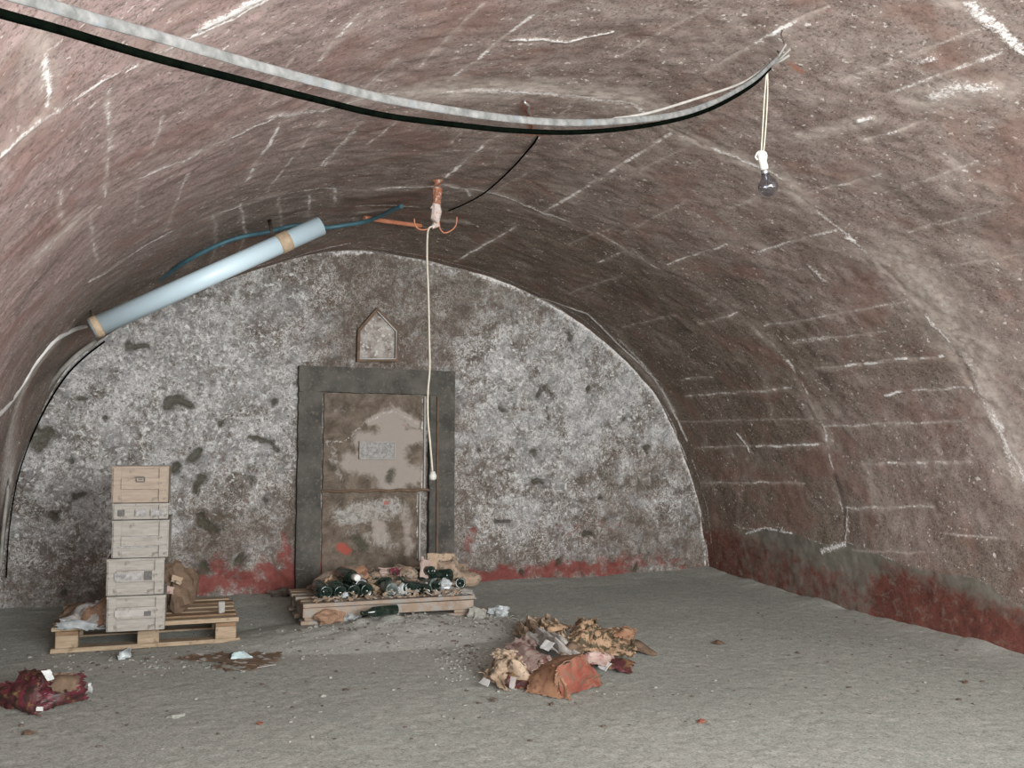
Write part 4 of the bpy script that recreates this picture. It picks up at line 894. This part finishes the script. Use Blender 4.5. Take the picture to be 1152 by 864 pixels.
# ------------------------------------------------------------------ cables under the vault
def by_dist(pxs, d0, d1, x0, x1):
    out = []
    for px, py in pxs:
        inv = 1/d0+(1/d1-1/d0)*(px-x0)/(x1-x0); d = ray(px, py); u, Yv = vuv(px, py)
        Y = min(d[1]/np.linalg.norm(d)/inv, Yv*.955 if px < 870 else Yv); out.append(EYE+d/d[1]*Y)
    return out
hook = vh(880, 58); dh = float(np.linalg.norm(hook-EYE)); print('HOOK', hook, dh, 'left vault', vuv(0, 0), vuv(300, 80), vuv(640, 140))
pal_ = [(-90,-36),(-40,-22),(0,-10),(52,5),(104,21),(174,40),(278,71),(360,93),(433,111),(518,126),(579,134),(640,138),(700,136),(760,129),(805,114),(845,92),(868,72),(880,60)]
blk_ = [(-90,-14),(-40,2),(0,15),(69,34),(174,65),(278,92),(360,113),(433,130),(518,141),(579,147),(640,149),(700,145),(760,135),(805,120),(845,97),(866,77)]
D0 = 1.30
d_h = dh*.985
mb = MB(); sp = spline(by_dist(pal_, D0, d_h, 0, 880), 6)
mb.tube(sp, [.0088 if i < 6*14 else .0075 for i in range(len(sp))], 12, flat=.38); tag(mb.build('flat_cable', M['grey_cable'], None, loc=hook), 'thick flat dusty grey cable sagging across the top of the vault', 'cable')
mb = MB(); sp = spline(by_dist(blk_, D0*1.02, d_h*1.0, 0, 880), 6); mb.tube(sp, .0062, 10); tag(mb.build('black_strand', M['black_strand'], None, loc=hook), 'black strand running just below the thick flat grey cable', 'cable')  # near-black tube that follows the sag of the flat cable
mb = MB(); th_ = [(690,134),(730,127),(780,112),(835,93),(865,72),(882,58)]; sp = spline([p*1.0 for p in by_dist(th_, D0*1.03, d_h*1.01, 0, 880)], 6); mb.tube(sp, .0042, 8); tag(mb.build('thin_cable', M['old_cable'], None, loc=hook), 'thin grey strand running above the flat cable to the ceiling hook', 'cable')
# frayed ends and the hook they hang on
hk = empty('ceiling_hook', hook, 'small bent hook holding the cable ends to the vault', 'hook')
mb = MB(); mb.tube(spline([vh(880,34,1.0), vh(879,40,.985), vh(883,52,.975), vh(878,60,.97), vh(874,57,.975)], 5), .0025, 6); child_build(mb, 'hook_wire', M['nail'], hk)
mb = MB()
for k, (x, y) in enumerate([(884,50), (889,55), (888,62), (882,64), (878,66)]):
    mb.tube(spline([vh(868,73,.965), vh((868+x)/2, (73+y)/2+1, .965), vh(x, y, .975)], 4), .0045, 6)
child_build(mb, 'frayed_end', M['old_cable'], hk, smooth=False)
# hanging bulb
kb = .965
def hp(px, py): return Vector(at(px, py, vh(862, 84, .965)[1]))
bl = empty('hanging_bulb', hp(858, 170), 'bare clear light bulb hanging on two thin cords at the upper right', 'light bulb')
for dx in (-1.6, 1.8):
    mb = MB(); mb.tube(spline([hp(863+dx*.3, 80), hp(861.5+dx, 110), hp(859.5+dx, 145), hp(857.5+dx*.8, 171)], 5), .0026, 6); child_build(mb, 'cord', M['cord'], bl)
axis = (hp(866, 218)-hp(857, 178)).normalized(); pxm = (hp(866, 218)-hp(857, 178)).length/math.hypot(9, 40)
Rm = axis.to_track_quat('Z', 'Y').to_matrix().to_4x4()
mb = MB(); mb.lathe([(0, -9*pxm), (3.5*pxm, -8*pxm), (4.6*pxm, -4*pxm), (5.2*pxm, 2*pxm), (4.6*pxm, 5*pxm), (5.0*pxm, 9*pxm), (4.8*pxm, 13*pxm), (0, 13.2*pxm)], 18, Matrix.Translation(hp(857, 178)) @ Rm, cap=False); child_build(mb, 'socket', M['ceramic'], bl)
mb = MB(); mb.tube(spline([hp(852,180), hp(850,176), hp(853,171), hp(858,170), hp(862,173), hp(862,179)], 4), .0035, 6); child_build(mb, 'cord_knot', M['ceramic'], bl)
mb = MB(); mb.lathe([(0, 10*pxm), (4.0*pxm, 10*pxm), (4.2*pxm, 17*pxm), (3.8*pxm, 19*pxm), (0, 19*pxm)], 16, Matrix.Translation(hp(857, 178)) @ Rm, cap=False); child_build(mb, 'screw_cap', M['steel'], bl)
R0 = 11.3*pxm; prof = [(4.2*pxm, 17.5*pxm), (5.4*pxm, 21*pxm), (8.0*pxm, 25*pxm)]
for k in range(0, 13): 
    w = math.radians(-38+k*128/12); prof.append((R0*math.cos(w), 32.5*pxm+R0*math.sin(w)))
prof[-1] = (0, prof[-1][1])
mb = MB(); mb.lathe(prof, 24, Matrix.Translation(hp(857, 178)) @ Rm, cap=False)
bmesh.ops.remove_doubles(mb.bm, verts=mb.bm.verts, dist=1e-5)
o = child_build(mb, 'glass_globe', M['bulb_glass'], bl); md = o.modifiers.new('glass_wall', 'SOLIDIFY'); md.thickness = .0025
mb = MB(); T = Matrix.Translation(hp(857, 178)) @ Rm
mb.tube([T @ Vector((0, 0, 19*pxm)), T @ Vector((0, 0, 26*pxm))], 1.2*pxm, 6); mb.tube([T @ Vector((0, 0, 26*pxm)), T @ Vector((2.5*pxm, 0, 31*pxm)), T @ Vector((-2.5*pxm, 0, 31*pxm)), T @ Vector((0, 0, 26*pxm))], .25*pxm, 5); child_build(mb, 'filament_stem', M['steel'], bl)
# rusty eye and wire between the cable and the junction
e = empty('rusty_hook', vh(594, 118), 'small rusty hook in the vault above the grey cable', 'hook')
mb = MB(); mb.tube(spline([vh(591,112,.999), vh(590,115,.985), vh(595,119,.98), vh(594,124,.985), vh(597,129,.995)], 5), .006, 6); child_build(mb, 'hook_bar', M['steel'], e)
mb = MB(); mb.tube(spline([vh(596,128,.995), vh(599,140,.99), vh(597,148,.99)], 5), .004, 6); child_build(mb, 'rust_tail', M['rust'], e)
mb = MB(); mb.tube(spline([vh(p[0], p[1], .992) for p in [(605,154),(600,162),(593,170),(581,184),(567,198),(556,208),(545,217),(530,226),(515,233),(505,237)]], 5), .0042, 6); tag(mb.build('black_wire', M['black_strand'], None, loc=vh(545,217)), 'thin black wire slanting down from the sagging cable to the rusty bracket', 'wire')
# rusty bracket, conduit, loops
br = empty('rusty_bracket', vh(491, 205), 'rusty iron stub hanging from the vault above the pull cord', 'bracket')
Yk = vh(491, 206)[1]*.985
A_ = lambda px, py, k=0: Vector(at(px, py, Yk+k))
mb = MB(); mb.tube([A_(492,199,.08), A_(492.5,202), A_(492,212), A_(491.5,222), A_(490.5,232)], [.026, .028, .026, .024, .022], 10); child_build(mb, 'iron_stub', M['rust'], br, smooth=False)
mb = MB(); mb.tube([A_(490.5,230), A_(491,238), A_(489.5,246), A_(491,253), A_(486,256)], [.022, .028, .026, .022, .008], 10)
for k in range(14): q = A_(490+random.uniform(-4, 4), random.uniform(226, 253)); mb.lump(tuple(q), .010, 1, .3, seed=k)
child_build(mb, 'limed_end', M['rust_white'], br, smooth=False)
mb = MB(); mb.tube(spline([A_(494,250), A_(495,257), A_(500,262), A_(508,259), A_(513,253), A_(514,244)], 5), .004, 6); mb.tube(spline([A_(466,246), A_(467,253), A_(472,258), A_(480,258), A_(487,254)], 5), .004, 6); child_build(mb, 'wire_loop', M['orange'], br)
mb = MB(); mb.tube(spline([vh(410,245,.99), vh(428,248,.985), vh(450,251,.985), vh(474,254,.985)], 5), .014, 10); tag(mb.build('orange_conduit', M['orange'], None, loc=vh(440,250)), 'short orange conduit running left from the rusty bracket', 'conduit')
# pull cord
pc_ = empty('pull_cord', A_(482, 258), 'long thin pull cord with a white knob hanging before the door', 'pull cord')
mb = MB(); Yc = Yk-.0
mb.tube(spline([A_(487,254), A_(481.5,260), A_(480.5,290), A_(482,330), A_(483,380), A_(483.5,415), A_(481.5,440), A_(481.5,470), A_(484,500), A_(486.5,530)], 6), .0052, 6); child_build(mb, 'cord', M['cord'], pc_)
mb = MB(); mb.lathe([(0, .018), (.012, .016), (.016, .004), (.020, -.004), (.018, -.022), (.010, -.028), (0, -.028)], 12, Matrix.Translation(A_(487, 534)), cap=False); child_build(mb, 'pull_knob', M['ceramic'], pc_)
# tube light in its plastic sleeve
t0, t1 = Vector(vh(101, 372, .965)), Vector(vh(364, 252, .965))
Yt = min(vuv(101, 360)[1], vuv(360, 240)[1], vuv(230, 300)[1])-.20
t0 = Vector(at(103, 370, Yt)); t1 = Vector(at(361, 254, Yt)); print('YT', Yt)
print('TUBE', t0, t1, 'vault', vuv(101, 365), vuv(360, 245))
tl = empty('tube_light', (t0+t1)/2, 'pale blue plastic tube light strapped along the left of the vault arch', 'tube light')
dr = (t1-t0).normalized(); Rt = dr.to_track_quat('Z', 'Y').to_matrix().to_4x4(); Lt = (t1-t0).length; r_ = 10.6/1080*np.linalg.norm((t0+t1)/2-Vector(EYE))
mb = MB(); mb.lathe([(r_-.004, .004), (r_, 0), (r_, Lt), (r_-.004, Lt-.002), (r_-.004, .004)], 32, Matrix.Translation(t0) @ Rt, cap=False); child_build(mb, 'sleeve', M['tube'], tl)
mb = MB(); mb.lathe([(0, .012), (r_-.003, .012), (r_-.003, .02), (0, .02)], 28, Matrix.Translation(t0) @ Rt, cap=False); child_build(mb, 'end_cap', M['old_cable'], tl)
mb = MB(); mb.lathe([(0, Lt-.014), (r_-.003, Lt-.014), (r_-.003, Lt-.006), (0, Lt-.006)], 28, Matrix.Translation(t0) @ Rt, cap=False); child_build(mb, 'end_cap', M['tube'], tl)
for f0, wd in ((.005, .035), (.80, .065)):
    mb = MB(); mb.lathe([(r_+.001, Lt*f0), (r_+.004, Lt*f0+.002), (r_+.004, Lt*f0+wd), (r_+.001, Lt*f0+wd+.002)], 28, Matrix.Translation(t0) @ Rt, cap=False); s_ = child_build(mb, 'strap', M['strap'], tl)
mb = MB(); mb.tube([Vector(at(306,262,Yt)), Vector(vh(303,247,1.0))], .010, 7); child_build(mb, 'hanger_bolt', M['nail'], tl)
mb = MB(); mb.tube([Vector(at(104,366,Yt)), Vector(vh(102,350,1.0))], .006, 6); child_build(mb, 'hanger_bolt', M['strap'], tl)
mb = MB(); q = at(128, 349, Yt); mb.tube([at(124,351,Yt), at(133,346,Yt)], .012, 8); child_build(mb, 'cable_gland', M['ceramic'], tl)
mb = MB(); mb.tube(spline([vh(p[0], p[1], .970) for p in [(452,232),(442,236),(430,242),(412,249),(390,253),(367,256),(345,253),(325,255),(302,261),(274,266),(247,275),(213,292),(186,310),(158,329),(138,342),(131,347)]], 6), .013, 8); tag(mb.build('blue_cable', M['blue_cable'], None, loc=vh(274,266)), 'petrol blue cable arching above the pale blue tube light', 'cable')
mb = MB(); mb.tube(spline([vh(p[0], p[1], .988) for p in [(101,366),(88,369),(75,375),(63,382),(50,395),(39,409),(28,427),(17,445),(5,460),(-10,475),(-25,495)]], 6), .0125, 8, flat=.7); tag(mb.build('white_cable', M['white_cable'], None, loc=vh(39,409)), 'whitish cable curving down the left wall from the tube light', 'cable')
mb = MB(); mb.tube(spline([vh(p[0], p[1], .965) for p in [(108,384),(84,402),(62,425),(43,455),(25,495),(13,530),(7,568),(3,605),(0,640)]], 6), .014, 8, flat=.7); tag(mb.build('grey_cable', M['old_cable'], None, loc=vh(47,448)), 'dull grey cable hugging the arch edge left of the end wall', 'cable')
mb = MB(); mb.tube(spline([vh(p[0], p[1], .995) for p in [(118,384),(96,401),(76,421),(57,449),(40,482),(26,518),(17,552),(10,600),(7,650)]], 6), .005, 8, flat=.7); tag(mb.build('black_strand', M['black_strand'], None, loc=vh(57,449)), 'black strip drawn as the shade in the gap between left vault and end wall', 'cable')  # black strip stands in for the shade in this gap; no cable here

# ------------------------------------------------------------------ camera and light
cam = bpy.data.cameras.new('camera'); co = bpy.data.objects.new('camera', cam); C.objects.link(co)
Mc = Matrix(((rt[0], up[0], -fw[0]), (rt[1], up[1], -fw[1]), (rt[2], up[2], -fw[2]))).to_4x4(); Mc.translation = Vector(EYE); co.matrix_world = Mc
cam.sensor_width = 36; cam.lens = FPX/1152*36; cam.clip_start = .02; bpy.context.scene.camera = co
def lamp(name, kind, loc, energy, color, **k):
    l = bpy.data.lights.new(name, kind); l.energy = energy; l.color = color
    for a_, v in k.items(): setattr(l, a_, v)
    o = bpy.data.objects.new(name, l); C.objects.link(o); o.location = Vector(loc); return o
fl_ = lamp('camera_flash', 'POINT', EYE+up*.035-rt*.01, 30, (.97, .99, 1), shadow_soft_size=.012)
al = lamp('rear_fill_light', 'AREA', (1.7, -1.6, 1.25), 225, (.96, .99, 1), shape='RECTANGLE', size=3.2, size_y=1.3)  # added area fill behind the camera, not a known source
al.rotation_euler = (Vector((.12, 1, -.03))).to_track_quat('-Z', 'Z').to_euler()
w = bpy.data.worlds.new('world'); bpy.context.scene.world = w; w.use_nodes = True
w.node_tree.nodes['Background'].inputs[0].default_value = (.9, .95, 1, 1); w.node_tree.nodes['Background'].inputs[1].default_value = .6
sc = bpy.context.scene
sc.view_settings.view_transform = 'Standard'; sc.view_settings.look = 'None'; sc.view_settings.gamma = 1; sc.view_settings.exposure = 1.3; sc.view_settings.use_curve_mapping = False
